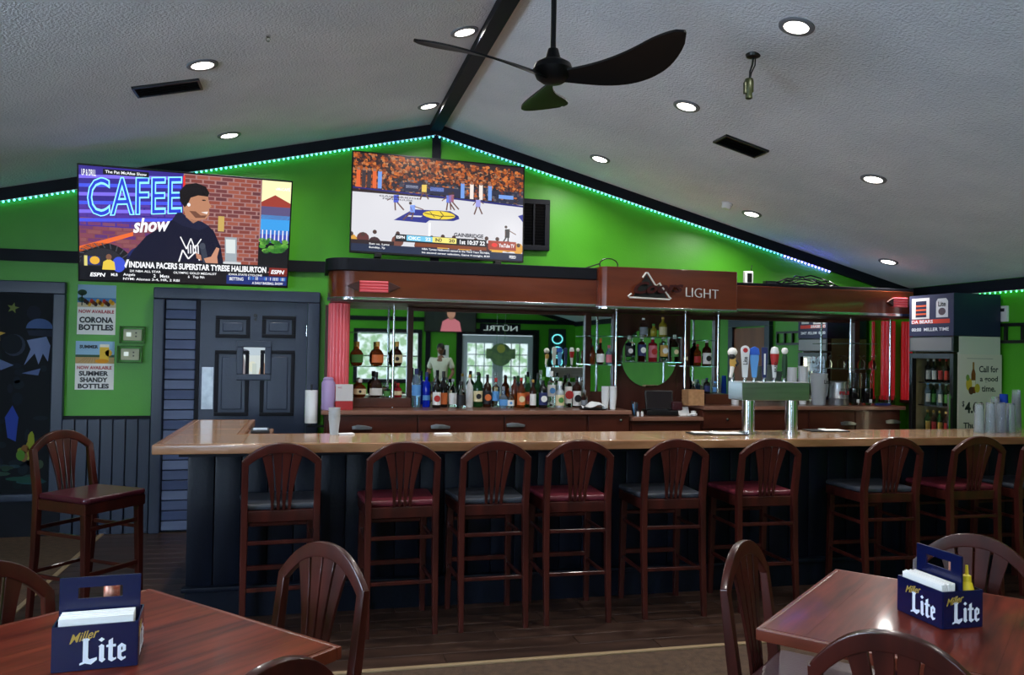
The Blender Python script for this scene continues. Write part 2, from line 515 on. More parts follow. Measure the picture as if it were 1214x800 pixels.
struct('trim_11', MB().box(XL, XR, YF, YF + .03, 2.3, 2.4), m_black, 'black band across the wall behind')
struct('trim_12', MB().box(2.62, 2.74, YF, YF + .03, 0.0, 3.2), m_black, 'black post on the wall behind')
struct('trim_13', MB().prism([(XL, zc(XL)), (XA, ZA), (XA, ZA - TH), (XL, zc(XL) - TH)], (YF, YF + .035)), m_black, 'black board along the gable behind')
struct('trim_14', MB().prism([(XR, zc(XR)), (XA, ZA), (XA, ZA - TH), (XR, zc(XR) - TH)], (YF, YF + .035)), m_black, 'black board along the gable behind')
# unseen side window with glowing panes, added to light the room from the left
def added_side_window(name, X, s, y0, y1, z0, z1, label):
    w = struct(name, MB().box(min(X, X + s * .03), max(X, X + s * .03), y0 - .08, y1 + .08, z1, z1 + .08).box(min(X, X + s * .03), max(X, X + s * .03), y0 - .08, y1 + .08, z0 - .08, z0)
               .box(min(X, X + s * .03), max(X, X + s * .03), y0 - .08, y0, z0, z1).box(min(X, X + s * .03), max(X, X + s * .03), y1, y1 + .08, z0, z1), m_black, label)
    for k in range(2):
        a, b = y0 + (y1 - y0) * k / 2 + .012, y0 + (y1 - y0) * (k + 1) / 2 - .012
        part('pane', MB().box(min(X + s * .004, X + s * .012), max(X + s * .004, X + s * .012), a, b, z0, z1), m_day, w)
    return w
added_side_window('added_window', XL, 1, 0.0, 2.0, .9, 2.1, 'unseen glowing window added to the left side wall for light')

# ------------------------------------------------------------------ back wall: door, louvres, mural, posters
XD0, XD1, ZD = -0.945, -0.032, 2.03
d1 = struct('door_1', MB().box(XD0, XD1, YW - .055, YW - .01, 0.008, ZD), m_navy2, 'slate blue panelled door')
FY0, FY1 = YW - .085, YW
for nm, bx_ in (('jamb', (-1.329, -1.237, 0, 2.03)), ('jamb', (-0.03, 0.078, 0, 2.03)), ('head', (-1.329, 0.078, 2.03, 2.13))):
    part(nm, MB().box(bx_[0], bx_[1], FY0, FY1, bx_[2], bx_[3]), m_navy2, d1, .012)
part('mullion', MB().box(-0.975, -0.948, FY0 + .02, FY1, 0, 2.03), m_black, d1)
sp = part('louvre_panel', MB().box(-1.237, -0.975, YW - .02, YW - .004, 0.0, 2.03), m_black, d1)
_sl = MB().obox((0, 0, 0), (.25, .014, .080), Matrix.Rotation(-.22, 3, 'X')).mesh('slat', .003, 1)
_sl.materials.append(m_navy3)
for i in range(23):
    obj('slat', _sl, None, sp, (-1.106, YW - .038, 1.985 - i * .0875), ((.30, .08, .2)[i % 3], 0, 0))
def door_panel(x0, x1, z0, z1):
    yf = YW - .055
    mb = MB()
    w = .032
    for a, b, c, d in ((x0, x1, z1 - w, z1), (x0, x1, z0, z0 + w), (x0, x0 + w, z0 + w, z1 - w), (x1 - w, x1, z0 + w, z1 - w)):
        mb.box(a, b, yf - .016, yf, c, d)
    p = part('panel_moulding', mb, m_black, d1, .005)
    part('raised_panel', MB().box(x0 + .058, x1 - .058, yf - .012, yf, z0 + .058, z1 - .058), m_navy2, p, .009, seg=1)
for (a, b) in ((256, 296), (311, 350)):
    p0, p1 = at(a, 374, Y=7.69), at(b, 401, Y=7.69)
    door_panel(p0.x, p1.x, p1.z, p0.z)
for (a, b) in ((255, 294), (309, 348)):
    p0, p1 = at(a, 415, Y=7.69), at(b, 493, Y=7.69)
    door_panel(p0.x, p1.x, p1.z, p0.z)
    door_panel(p0.x, p1.x, .22, .80)
p0, p1 = at(281, 404, Y=7.67), at(321, 451, Y=7.67)
yf = YW - .055
wf = part('window_frame', MB().box(p0.x, p1.x, yf - .03, yf, p1.z, p1.z + .055).box(p0.x, p1.x, yf - .03, yf, p0.z - .055, p0.z)
     .box(p0.x, p0.x + .055, yf - .03, yf, p1.z + .055, p0.z - .055).box(p1.x - .055, p1.x, yf - .03, yf, p1.z + .055, p0.z - .055), m_navy2, d1, .007)
m_pane = print_mat('lit_pane', 0.75)
pc = Pic(p0.x + .055, p1.x - .055, p1.z + .055, p0.z - .055, yf - .006)
pc.rect(0, 0, 1, 1, (214, 222, 214)).rect(0, 0, 1, .3, (190, 204, 210), 1).poly([(0, .05), (.22, .1), (.3, .25), (.1, .3), (0, .28)], (70, 60, 78), 2)
pc.poly([(0, .3), (.08, .5), (.12, 1), (0, 1)], (120, 100, 96), 2).poly([(.72, 1), (.78, .75), (.95, .55), (1, .6), (1, 1)], (176, 132, 92), 2).ell(.42, .72, .2, .2, (226, 226, 196), 2).rect(.42, .6, .62, 1, (196, 206, 190), 3)
pc.build('pane', m_pane, wf)
p0, p1 = at(239.5, 435, Y=7.69), at(252, 485, Y=7.69)
part('push_plate', MB().box(p0.x, p1.x, yf - .004, yf, p1.z, p0.z), m_galv, d1, label='bright metal push plate')
p0 = at(303, 374, Y=7.69)
part('peephole', MB().cyl((p0.x, yf - .012, p0.z), (p0.x, yf, p0.z), .017).cyl((p0.x, yf - .008, p0.z - .035), (p0.x, yf, p0.z - .035), .012), m_blackpl, d1)
for z in (1.78, 1.05, .25):
    part('hinge', MB().cyl((XD1 - .005, yf - .006, z - .05), (XD1 - .005, yf - .006, z + .05), .008), m_chrome, d1)

# framed mural panel at the left
mu = thing('mural_panel', 'dark painted mural in a wide black frame at the left end of the green wall', 'mural', (-2.40, YW, 0))
for bx_ in ((-.6, .373, 2.045, 2.147), (-.6, .373, .30, .36), (.28, .373, .36, 2.045), (-.6, -.507, .36, 2.045)):
    part('frame_rail', MB().box(bx_[0], bx_[1], -.06, 0, bx_[2], bx_[3]), m_navy2, mu, .008)
pc = Pic(-.507, .28, .36, 2.045, -.012)
pc.rect(0, 0, 1, 1, (8, 12, 20))
for i in range(60):
    pc.ell(random.random() * .9 + .05, random.random() * .92 + .04, .02 + random.random() * .07, .01 + random.random() * .03, random.choice(((12, 20, 34), (16, 26, 36), (8, 22, 26), (18, 22, 38))), 1, 9)
def star(pc, cu, cv, r, col, l, asp=.467):
    pc.poly([(cu + r * (1 if i % 2 == 0 else .42) * math.sin(PI * i / 5 + .2), cv - r * asp * (1 if i % 2 == 0 else .42) * math.cos(PI * i / 5 + .2)) for i in range(10)], col, l)
star(pc, .45, .205, .085, (196, 160, 70), 3)
star(pc, .60, .075, .06, (110, 120, 60), 3)
pc.ell(.86, .175, .13, .05, (70, 92, 140), 3, 14, 0, PI).poly([(.74, .185), (.99, .18), (.99, .215), (.76, .21)], (30, 36, 54), 4)
pc.poly([(.74, .235), (.93, .215), (.97, .26), (.95, .34), (.90, .30), (.86, .355), (.82, .30), (.72, .36), (.78, .28)], (112, 126, 168), 3)
pc.ell(.62, .26, .11, .055, (44, 52, 70), 3, 16).ell(.60, .255, .1, .05, (14, 20, 30), 4, 16)
pc.poly([(.33, .33), (.48, .33), (.62, .36), (.5, .385), (.38, .365)], (92, 106, 150), 3).poly([(.70, .40), (.88, .375), (.86, .41)], (80, 96, 140), 3)
pc.poly([(.55, .62), (.62, .56), (.68, .62), (.66, .74), (.58, .72)], (40, 62, 150), 3)
for k, (u, v, w, h, c) in enumerate([(.35, .72, .10, .07, (150, 150, 50)), (.44, .80, .05, .05, (120, 130, 50)), (.80, .74, .045, .10, (150, 150, 60)), (.74, .80, .08, .05, (120, 128, 60)), (.86, .86, .06, .04, (90, 110, 60)), (.25, .62, .07, .05, (110, 120, 50)),
                                     (.40, .90, .20, .025, (60, 84, 76)), (.75, .93, .22, .03, (40, 66, 72)), (.30, .96, .26, .025, (36, 60, 70)), (.6, .87, .12, .02, (48, 70, 74))]):
    for j in range(5):
        pc.ell(u + random.uniform(-.6, .6) * w, v + random.uniform(-.6, .6) * h, w * random.uniform(.3, .7), h * random.uniform(.3, .6), tuple(int(q * random.uniform(.6, 1)) for q in c), 3 + j % 3, 9)
pc.build('painting', m_print, mu)

# beer posters
def poster(label, px0, py0, px1, py1, kind):
    a, b = at(px0, py0, Y=YW - .004), at(px1, py1, Y=YW - .004)
    W, H = b.x - a.x, a.z - b.z
    t = thing('poster', label, 'poster', (a.x, YW - .002, b.z), 0, 'beer posters on the green wall')
    part('sheet', MB().box(0, W, -.003, 0, 0, H), m_paper, t)
    pc = Pic(0, W, 0, H, -.0034)
    if kind == 0:
        pc.rect(.0, 0, 1, .45, (140, 178, 206)).rect(0, .26, 1, .38, (70, 120, 170), 1).rect(0, .36, 1, .45, (206, 192, 160), 2)
        pc.ell(.12, .16, .12, .06, (30, 60, 40), 3).rect(.10, .16, .13, .42, (40, 44, 40), 3).ell(.1, .3, .09, .05, (40, 80, 60), 3)
        for i in range(14):
            pc.ell(.2 + i * .055, .36 + .03 * (i % 3 - 1), .05, .045, random.choice(((214, 160, 40), (120, 70, 30), (226, 190, 70), (60, 44, 40), (190, 60, 50))), 4)
        text('NOW AVAILABLE', (.04 * W, .96 * W, .43 * H, .50 * H), m_letter_red, t, -.005, .03)
        text('CORONA', (.06 * W, .94 * W, .235 * H, .355 * H), m_letter_black, t, -.005, .042)
        text('BOTTLES', (.05 * W, .95 * W, .085 * H, .205 * H), m_letter_black, t, -.005, .042)
    else:
        pc.rect(0, 0, 1, .46, (150, 190, 220)).rect(0, .28, 1, .33, (60, 90, 70), 1).rect(0, .33, 1, .46, (190, 160, 110), 2)
        for i in range(6):
            pc.line([(.05 + i * .09, .46), (.25 + i * .05, .34)], .008, (150, 120, 80), 3)
        pc.rect(.62, .08, .86, .40, (230, 190, 70), 3).rect(.62, .06, .86, .12, (240, 236, 220), 4).ell(.85, .24, .09, .07, (214, 170, 60), 3).ell(.68, .41, .18, .045, (220, 150, 40), 4)
        text('SUMMER', (.10 * W, .58 * W, .85 * H, .92 * H), m_letter_black, t, -.005, .042)
        text('NOW AVAILABLE', (.05 * W, .94 * W, .42 * H, .49 * H), m_letter_red, t, -.005, .03)
        text('SUMMER', (.10 * W, .86 * W, .285 * H, .385 * H), m_letter_black, t, -.005, .042)
        text('SHANDY', (.13 * W, .84 * W, .155 * H, .255 * H), m_letter_black, t, -.005, .042)
        text('BOTTLES', (.08 * W, .88 * W, .025 * H, .125 * H), m_letter_black, t, -.005, .042)
    pc.build('picture', m_print, t)
poster('beach beer poster reading CORONA BOTTLES, upper of the two beside the mural', 92.5, 337, 136.5, 397, 0)
poster('beer poster reading SUMMER SHANDY BOTTLES below the other poster', 90, 404, 134.5, 462, 1)
m_cover = mat('clear_cover_plastic', (150, 200, 130), 0.15, trans=0.85, ior=1.2)
m_lcd = glow('thermostat_screen', (225, 240, 235), .8)
for k, (px, py, lb) in enumerate(((158, 397, 'beige thermostat under a clear cover, upper of two by the louvred panel'), (155, 420, 'beige thermostat under a clear cover, lower of two by the louvred panel'))):
    a = at(px, py, Y=YW)
    t = thing('thermostat', lb, 'thermostat', (a.x, YW, a.z), 0, 'thermostats on the green wall')
    part('body', MB().box(-.075, .075, -.03, 0, -.05, .05), mat('thermostat_beige', (170, 172, 142), .5), t, .006)
    part('display', MB().box(-.05, -.012, -.032, -.03, -.014, .022), m_lcd, t)
    for z in (-.012, .018):
        part('button', MB().box(.022, .034, -.034, -.03, z - .006, z + .006), m_dark, t)
    mb = MB()
    for bx_ in ((-.10, .10, .066, .074), (-.10, .10, -.074, -.066), (-.10, -.092, -.066, .066), (.092, .10, -.066, .066)):
        mb.box(bx_[0], bx_[1], -.055, 0, bx_[2], bx_[3])
    part('cover', mb, m_cover, t)

# louvred return-air grille beside the centre television
a, b = at(622, 236, Y=YW), at(650, 298, Y=YW)
x0, x1, z0, z1 = a.x - .28, b.x, b.z, a.z
g = thing('wall_grille', 'black framed louvre grille on the green wall behind the centre television', 'grille', (x0, YW, z0))
W, H = x1 - x0, z1 - z0
part('backing', MB().box(0, W, -.01, 0, 0, H), m_blackpl, g)
for bx_ in ((0, W, 0, .05), (0, W, H - .05, H), (0, .05, .05, H - .05), (W - .05, W, .05, H - .05), (W - .17, W - .15, .05, H - .05)):
    part('frame_rail', MB().box(bx_[0], bx_[1], -.045, -.01, bx_[2], bx_[3]), m_black, g, .004)
for i in range(14):
    part('slat', MB().obox((W / 2, -.024, .07 + i * (H - .13) / 13), (W - .1, .004, .028), Matrix.Rotation(.6, 3, 'X')), m_blackpl, g)

# ------------------------------------------------------------------ LED strips
led_a, led_b, led_c = glow('led_mint', (80, 240, 230), 9.0), glow('led_cyan', (70, 190, 255), 10.0), glow('led_green', (70, 255, 130), 9.0)
led_d = glow('led_violet_blue', (84, 80, 255), 65.0)
_lm = {}
for k, m in (('a', led_a), ('b', led_b), ('c', led_c), ('d', led_d)):
    me = MB().obox((0, 0, 0), (.014, .010, .014), Matrix.Identity(3)).mesh('led', .003, 1)
    me.materials.append(m)
    _lm[k] = me
def led_strip(label, p0, p1, spacing, kind):
    p0, p1 = Vector(p0), Vector(p1)
    t = thing('led_strip', label, 'light strip', p0)
    D = p1 - p0
    n = int(D.length / spacing)
    B = Vector((0, 1, 0)) if abs(D.y) < .1 else Vector((1, 0, 0))
    part('tape', MB().sweep([(0, 0, .010), D + Vector((0, 0, .010))], B, .006, .012), m_white, t)
    for i in range(n):
        obj('led', _lm[kind(i / n)], None, t, D * ((i + .5) / n))
zl = ZA - TH - .016
led_strip('LED strip under the black board on the left gable slope', (XA - .01, YW - .03, zl), (-2.75, YW - .03, zl - SL * (XA - .01 + 2.75)), .042, lambda q: 'b' if q < .12 else 'a')
led_strip('LED strip under the black board on the right gable slope', (XA + .01, YW - .03, zl), (5.35, YW - .03, zl - SR * (5.35 - XA - .01)), .042, lambda q: 'd' if q > .86 else 'b' if q < .2 or q > .7 else 'a')
led_strip('green LED strip under the right eave behind the cooler', (XR - .03, YW - .1, zc(XR) - .13), (XR - .03, 4.6, zc(XR) - .13), .06, lambda q: 'c')

# ------------------------------------------------------------------ recessed lamps, vents, smoke detector
def on_ceiling(x):
    a = math.atan(SR) if x > XA else -math.atan(SL)
    return zc(x), a
_ring = MB().lathe([(.066, -.004), (.066, -.010), (.084, -.012), (.094, -.007), (.095, .0)], 28, close=False).mesh('trim_ring')
_ring.materials.append(mat('lamp_ring_grey', (120, 122, 128), .4))
_dif = MB().lathe([(0.0, -.0075), (.04, -.0075), (.067, -.006)], 28, close=False).mesh('diffuser')
_dif.materials.append(m_lamp)
def can(x, y, label, side=None):
    z, a = on_ceiling(x)
    t = thing('recessed_light', label, 'ceiling light', (x, y, z), 0, 'recessed ceiling lights')
    t.rotation_euler = (0, a, 0)
    obj('trim_ring', _ring, None, t)
    obj('diffuser', _dif, None, t)
    L = bpy.data.lights.new('lamp', 'AREA')
    L.shape = 'DISK'
    L.size = .125
    L.energy = CAN_W
    L.color = (1.0, .965, .92)
    L.spread = math.radians(150)
    o = obj('lamp', L, None, t, (0, 0, -.013))
for x, y, lb in ((-.68, 5.35, 'round recessed ceiling light just behind the left slope vent'), (-.68, 7.07, 'round recessed ceiling light above the left television'),
                 (.94, 5.33, 'round recessed ceiling light beside the ridge beam, above the fan blade'), (.94, 7.04, 'round recessed ceiling light beside the ridge beam near the gable peak'),
                 (2.50, 3.93, 'largest round recessed ceiling light, top right of the fan'), (2.55, 5.37, 'round recessed ceiling light between the fan and the right slope vent'),
                 (2.52, 7.09, 'round recessed ceiling light above the right slope light strip, nearest the peak'), (4.10, 5.40, 'round recessed ceiling light low on the right slope, above the tap tower side'),
                 (4.07, 7.12, 'round recessed ceiling light next to the smoke detector'), (5.57, 7.10, 'round recessed ceiling light lowest on the right slope, near the cooler')):
    can(x, y, lb)
for x, y, lb in ((-.68, 2.4, 'above the left dining table'), (4.1, 2.6, 'beyond the right dining table'), (-.68, -.6, 'behind the camera on the left slope'),  # extra lamps outside the frame, added to brighten the room
                 (2.5, 0.0, 'behind the camera on the right slope'), (4.1, -1.6, 'in front of the entrance doors'), (1.0, -2.4, 'by the ridge beam near the wall behind')):
    can(x, y, 'added unseen recessed ceiling light ' + lb)
def vent(x, y, lx, ly, label, rz=0.0):
    z, a = on_ceiling(x)
    t = thing('ceiling_vent', label, 'vent', (x, y, z))
    t.rotation_euler = (0, a, rz)
    part('backing', MB().box(-lx / 2, lx / 2, -ly / 2, ly / 2, -.006, 0), m_blackpl, t)
    w = .014
    for bx_ in ((-lx / 2, lx / 2, -ly / 2, -ly / 2 + w), (-lx / 2, lx / 2, ly / 2 - w, ly / 2), (-lx / 2, -lx / 2 + w, -ly / 2 + w, ly / 2 - w), (lx / 2 - w, lx / 2, -ly / 2 + w, ly / 2 - w)):
        part('frame_rail', MB().box(bx_[0], bx_[1], bx_[2], bx_[3], -.016, -.006), m_dark, t)
    for i in range(5):
        part('slat', MB().obox((0, -ly / 2 + ly * (i + 1) / 6, -.012), (lx - .03, .022, .002), Matrix.Rotation(.5, 3, 'X')), m_blackpl, t)
vent(-.93, 5.69, .41, .20, 'black slatted vent on the left ceiling slope')
vent(3.155, 5.69, .37, .21, 'black slatted vent on the right ceiling slope')
z, a = on_ceiling(3.79)
t = thing('smoke_detector', 'small round white smoke detector on the right ceiling slope', 'smoke detector', (3.79, 7.08, z))
t.rotation_euler = (0, a, 0)
part('base', MB().lathe([(0, 0), (.055, 0), (.055, -.018), (0, -.018)], 24), m_white, t)
part('cap', MB().lathe([(.048, -.018), (.044, -.045), (.034, -.055), (0, -.055)], 24), m_white, t)
z, a = on_ceiling(-.277)
t = thing('ceiling_hook', 'tiny silver screw hook on the left ceiling slope', 'hook', (-.277, 5.0, z))
part('plate', MB().lathe([(0, 0.004), (.014, 0.004), (.012, -.01), (0, -.012)], 12), m_chrome, t)
part('eye', MB().tube([(.012 * math.cos(q * .6), 0, -.022 + .012 * math.sin(q * .6)) for q in range(10)], .003, 6), m_chrome, t)
# hanging lamp socket
z, a = on_ceiling(2.5)
t = thing('hanging_socket', 'bare lamp socket dangling on a short cord from a hole in the ceiling', 'lamp socket', (2.5, 4.377, z))
part('canopy_hole', MB().lathe([(0, .006), (.045, .004), (.04, -.012), (.02, -.02), (0, -.02)], 18), m_blackpl, t)
part('cord', MB().tube([(.0, 0, -.015), (-.006, .0, -.06), (-.02, 0, -.10), (-.022, 0, -.15)], .006, 8), m_dark, t)
part('cord', MB().tube([(.014, 0, -.015), (.012, 0, -.06), (-.012, 0, -.11), (-.02, 0, -.15)], .004, 8), m_dark, t)
m_brass = mat('dull_olive_metal', (52, 58, 34), .4, .4)
part('socket', MB().lathe([(0, 0), (.022, 0), (.027, -.015), (.027, -.075), (.02, -.085), (.02, -.115), (.012, -.12), (0, -.12)], 16, (-.026, 0, -.145)), m_brass, t)
part('cap', MB().box(-.058, -.042, -.012, .012, -.235, -.165), m_brass, t, .004)

# ------------------------------------------------------------------ ceiling fan
FX, FY, FZ = 1.09, 3.75, 2.965
fan = thing('ceiling_fan', 'black three-blade ceiling fan with swooping blades on a long rod', 'ceiling fan', (FX, FY, FZ))
part('rod', MB().cyl((0, 0, .05), (0, 0, ZA - .09 - FZ), .013, n=16), m_fan, fan)
part('canopy', MB().lathe([(0, 0), (.025, 0), (.065, .05), (.07, .09), (0, .09)], 24, (0, 0, ZA - .16 - FZ)), m_fan, fan)
part('collar', MB().lathe([(.014, .1), (.024, .095), (.038, .045), (.042, .03), (0, .03)], 24), m_fan, fan)
part('hub', MB().lathe([(0, .045), (.05, .043), (.085, .022), (.095, -.005), (.078, -.045), (.05, -.065), (0, -.072)], 32), m_fan, fan)
def blade_mesh():
    N, Wd = 22, 6
    vs, fs = [], []
    for i in range(N + 1):
        q = i / N
        rad = .04 + .64 * q
        w = .06 + .15 * math.sin(PI * min(1, q * .68 + .02)) ** 1.3
        if q > .7:
            w *= math.sqrt(max(.01, 1 - ((q - .7) / .302) ** 2))
        sweep_ = .11 * math.sin(q * PI * .95) - .05 * q
        tw = -math.radians(34 - 22 * q)
        zz = -.035 - .012 * math.sin(q * PI) + .065 * q * q
        for k in range(Wd + 1):
            s = k / Wd - .5
            y = sweep_ + s * w * math.cos(tw)
            z = zz + s * w * math.sin(tw) + .016 * (0.25 - s * s)
            vs.append((rad, y, z))
    n1 = len(vs)
    vs += [(x, y, z - .009) for x, y, z in vs]
    for i in range(N):
        for k in range(Wd):
            a = i * (Wd + 1) + k
            b = a + Wd + 1
            fs += [(a, b, b + 1, a + 1), (n1 + a, n1 + a + 1, n1 + b + 1, n1 + b)]
    for i in range(N):
        a, b = i * (Wd + 1), (i + 1) * (Wd + 1)
        fs += [(a, a + n1, b + n1, b), (a + Wd, b + Wd, b + Wd + n1, a + Wd + n1)]
    for k in range(Wd):
        fs += [(k, k + 1, k + 1 + n1, k + n1)]
        e = N * (Wd + 1) + k
        fs += [(e + 1, e, e + n1, e + 1 + n1)]
    return MB().add(vs, fs).mesh('blade')
_bl = blade_mesh()
_bl.materials.append(m_fan)
for ang in (72, 192, 312):
    obj('blade', _bl, None, fan, (0, 0, 0), (0, 0, math.radians(ang)))
# ------------------------------------------------------------------ televisions
def tv_frame(label, loc, yaw, tilt, roll, W, H, mount):
    t = thing('television', label, 'television', loc)
    rr = Vector((math.cos(yaw), math.sin(yaw), 0))
    n = Vector((math.sin(yaw) * math.cos(tilt), -math.cos(yaw) * math.cos(tilt), -math.sin(tilt)))
    uu = -rr.cross(n)
    if uu.z < 0:
        uu = -uu
    r2 = rr * math.cos(roll) + uu * math.sin(roll)
    u2 = -rr * math.sin(roll) + uu * math.cos(roll)
    M = Matrix(((r2.x, -n.x, u2.x), (r2.y, -n.y, u2.y), (r2.z, -n.z, u2.z)))
    t.rotation_euler = M.to_euler()
    part('housing', MB().box(-W / 2, W / 2, 0, .04, -H / 2, H / 2), m_blackpl, t, .006)
    part('rear_cover', MB().box(-W * .3, W * .3, .04, .075, -H * .38, H * .3), m_dark, t, .01)
    w = .011
    for bx_ in ((-W / 2, W / 2, H / 2 - w, H / 2), (-W / 2, W / 2, -H / 2, -H / 2 + w * 1.4), (-W / 2, -W / 2 + w, -H / 2 + w, H / 2 - w), (W / 2 - w, W / 2, -H / 2 + w, H / 2 - w)):
        part('bezel', MB().box(bx_[0], bx_[1], -.006, 0, bx_[2], bx_[3]), m_blackpl, t)
    Mi = M.inverted()
    for dz in (-.12, .12):                                     # bracket arms back to the wall
        wp = Vector((loc[0] + mount, YW - .03, loc[2] + dz)) - Vector(loc)
        part('bracket_arm', MB().cyl((mount * .6, .06, dz), Mi @ wp, .014, n=8), m_blackpl, t)
    return t
W1, H1 = 1.60, .91
tv1 = tv_frame('angled television at left showing a talk show with a man in a dark hoodie', (-.976, 7.11, 2.566), .171, .277, .012, W1, H1, .1)
a, b = W1 / 2 - .011, H1 / 2 - .011
pc = Pic(-a, a, -b - .0, b, -.001)
X = lambda u: -a + 2 * a * u
Z = lambda v: b - 2 * b * v
ASP = W1 / H1
pc.rect(0, 0, 1, 1, (156, 116, 114))
pc.rect(0, 0, .47, .42, (52, 40, 132), 1).rect(0, .42, .47, .8, (120, 66, 76), 1).rect(0, .3, .26, .52, (70, 48, 140), 2)
for r in range(22):                                            # brick courses
    v0 = r * .8 / 22 + .003
    n = 0
    u = .47 - (r % 2) * .028
    while u < .85:
        u0, u1 = max(u + .004, .472), min(u + .056, .845)
        if u1 > u0:
            pc.rect(u0, v0 + .006, u1, v0 + .8 / 22 - .002, random.choice(((140, 72, 60), (124, 64, 58), (110, 60, 62), (150, 84, 70), (98, 56, 60))), 2)
        u += .06
    u = (r % 2) * -.03
    while u < .46 and v0 > .28:
        pc.rect(max(u, 0) + .004, v0 + .006, min(u + .06, .46), v0 + .8 / 22 - .002, random.choice(((124, 66, 84), (104, 54, 96), (132, 78, 84), (90, 52, 110))) if v0 > .42 else (84, 56, 150), 2)
        u += .064
pc.rect(.468, .02, .478, .26, (220, 50, 44), 3)
for i in range(6):                                             # glowing blue streaks behind the neon
    pc.poly([(0, .08 + i * .075), (.46, .03 + i * .075), (.46, .06 + i * .075), (0, .11 + i * .075)], (70, 84, 224) if i % 2 else (120, 104, 226), 3)
pc.poly([(.0, .70), (.24, .55), (.24, .585), (0, .75)], (226, 104, 52), 4)
pc.ell(.10, .82, .13, .16, (26, 26, 32), 4, 24).ell(.10, .82, .09, .11, (40, 40, 48), 5, 24)
for i in range(12):
    w_ = PI * i / 11
    pc.line([(.10 + .095 * math.cos(w_), .82 - .115 * math.sin(w_)), (.10 + .128 * math.cos(w_ + .15), .82 - .158 * math.sin(w_ + .15))], .008, (70, 70, 80), 6, ASP)
pc.ell(.3, .79, .09, .12, (34, 40, 92), 4)
# picture inset at right
pc.rect(.852, 0, 1, .86, (240, 236, 180), 4).poly([(.852, .2), (.92, .13), (1, .2), (1, .3), (.852, .3)], (150, 60, 50), 5).rect(.852, .24, 1, .36, (88, 80, 120), 6)
pc.rect(.852, .32, 1, .5, (60, 150, 220), 6).rect(.852, .46, 1, .58, (60, 74, 170), 6)
for i in range(7):
    pc.rect(.86 + i * .021, .46, .866 + i * .021, .56, (220, 220, 230), 7)
pc.rect(.845, .58, 1, .86, (16, 20, 26), 6)
for i in range(40):
    pc.ell(.86 + random.random() * .13, .55 + random.random() * .12, .018, .02, random.choice(((70, 140, 50), (50, 110, 44), (110, 170, 70), (36, 80, 40))), 7, 8)
# desk computer
pc.poly([(.675, .55), (.735, .55), (.738, .78), (.68, .78)], (150, 160, 168), 4).poly([(.68, .57), (.728, .57), (.73, .70), (.684, .70)], (206, 214, 214), 5).rect(.67, .78, .76, .85, (196, 200, 204), 5).rect(.64, .36, .67, .5, (190, 160, 90), 3)
# presenter
pc.poly([(.20, .86), (.24, .72), (.30, .58), (.37, .49), (.42, .42), (.455, .34), (.52, .44), (.58, .44), (.62, .50), (.655, .64), (.675, .82), (.675, .88), (.2, .88)], (20, 22, 44), 5)
pc.poly([(.42, .42), (.45, .33), (.50, .40), (.56, .42), (.60, .46), (.55, .50), (.47, .47)], (28, 30, 56), 6)
pc.poly([(.47, .30), (.475, .21), (.50, .17), (.56, .155), (.588, .19), (.592, .24), (.606, .275), (.594, .30), (.597, .35), (.58, .395), (.55, .405), (.52, .44), (.485, .39)], (176, 124, 96), 6)
pc.poly([(.455, .25), (.452, .16), (.48, .095), (.53, .075), (.575, .10), (.594, .155), (.588, .19), (.54, .185), (.505, .21), (.492, .27), (.478, .30)], (22, 18, 22), 7)
pc.poly([(.50, .33), (.53, .39), (.575, .385), (.584, .36), (.555, .365), (.53, .33)], (110, 72, 58), 7).ell(.497, .275, .008, .016, (230, 230, 236), 8).poly([(.556, .335), (.59, .325), (.585, .35)], (226, 216, 212), 8)
pc.ell(.568, .225, .010, .006, (40, 26, 24), 8)
zig = [(.455, .80), (.475, .68), (.50, .80), (.53, .66), (.56, .78), (.575, .66)]
pc.line([(.455, .80), (.472, .69), (.50, .77), (.535, .70), (.555, .78)], .012, (236, 236, 240), 7, ASP).line([(.46, .57), (.49, .68), (.51, .58), (.53, .67), (.56, .58)], .010, (236, 236, 240), 7, ASP)
for i in range(5):
    pc.line([(.497 + i * .012, .64), (.500 + i * .012, .72)], .010, (226, 226, 232), 7, ASP)
pc.poly([(.555, .66), (.58, .64), (.605, .84), (.58, .86)], (52, 58, 74), 8).ell(.567, .645, .014, .03, (64, 70, 84), 9)
pc.poly([(.575, .76), (.61, .74), (.635, .65), (.65, .66), (.64, .74), (.648, .84), (.60, .86)], (190, 136, 112), 9).poly([(.535, .71), (.56, .73), (.565, .78), (.54, .76)], (180, 126, 104), 9)
# caption bars
pc.rect(0, .87, 1, 1, (16, 18, 26), 10).poly([(.19, .86), (.21, .80), (.905, .80), (.895, .885), (.19, .885)], (24, 28, 36), 10).rect(.905, .82, 1, .90, (120, 40, 36), 10)
pc.rect(.69, .905, 1, .99, (24, 44, 110), 11)
for i in range(26):
    pc.rect(.80 + i * .0075, .915, .804 + i * .0075, .945, random.choice(((60, 140, 220), (200, 210, 230), (70, 90, 170))), 12)
pc.rect(.025, .785, .09, .86, (40, 50, 120), 10).ell(.067, .82, .022, .036, (220, 170, 60), 11).rect(.02, .78, .034, .87, (210, 200, 120), 11)
pc.poly([(.10, .90), (.105, .83), (.13, .80), (.155, .83), (.16, .90)], (220, 190, 70), 12).ell(.13, .785, .013, .026, (120, 84, 66), 13).ell(.175, .85, .03, .07, (60, 80, 200), 11)
pc.poly([(.20, .86), (.212, .80), (.222, .80), (.208, .88)], (230, 232, 236), 12)
pc.rect(.105, .015, .31, .062, (20, 20, 26), 10)
pc.build('screen', m_screen, tv1)
m_tw = glow('screen_white_letters', (240, 242, 246), SCREEN_E)
m_tc = glow('screen_neon_letters', (130, 216, 255), SCREEN_E * 1.3)
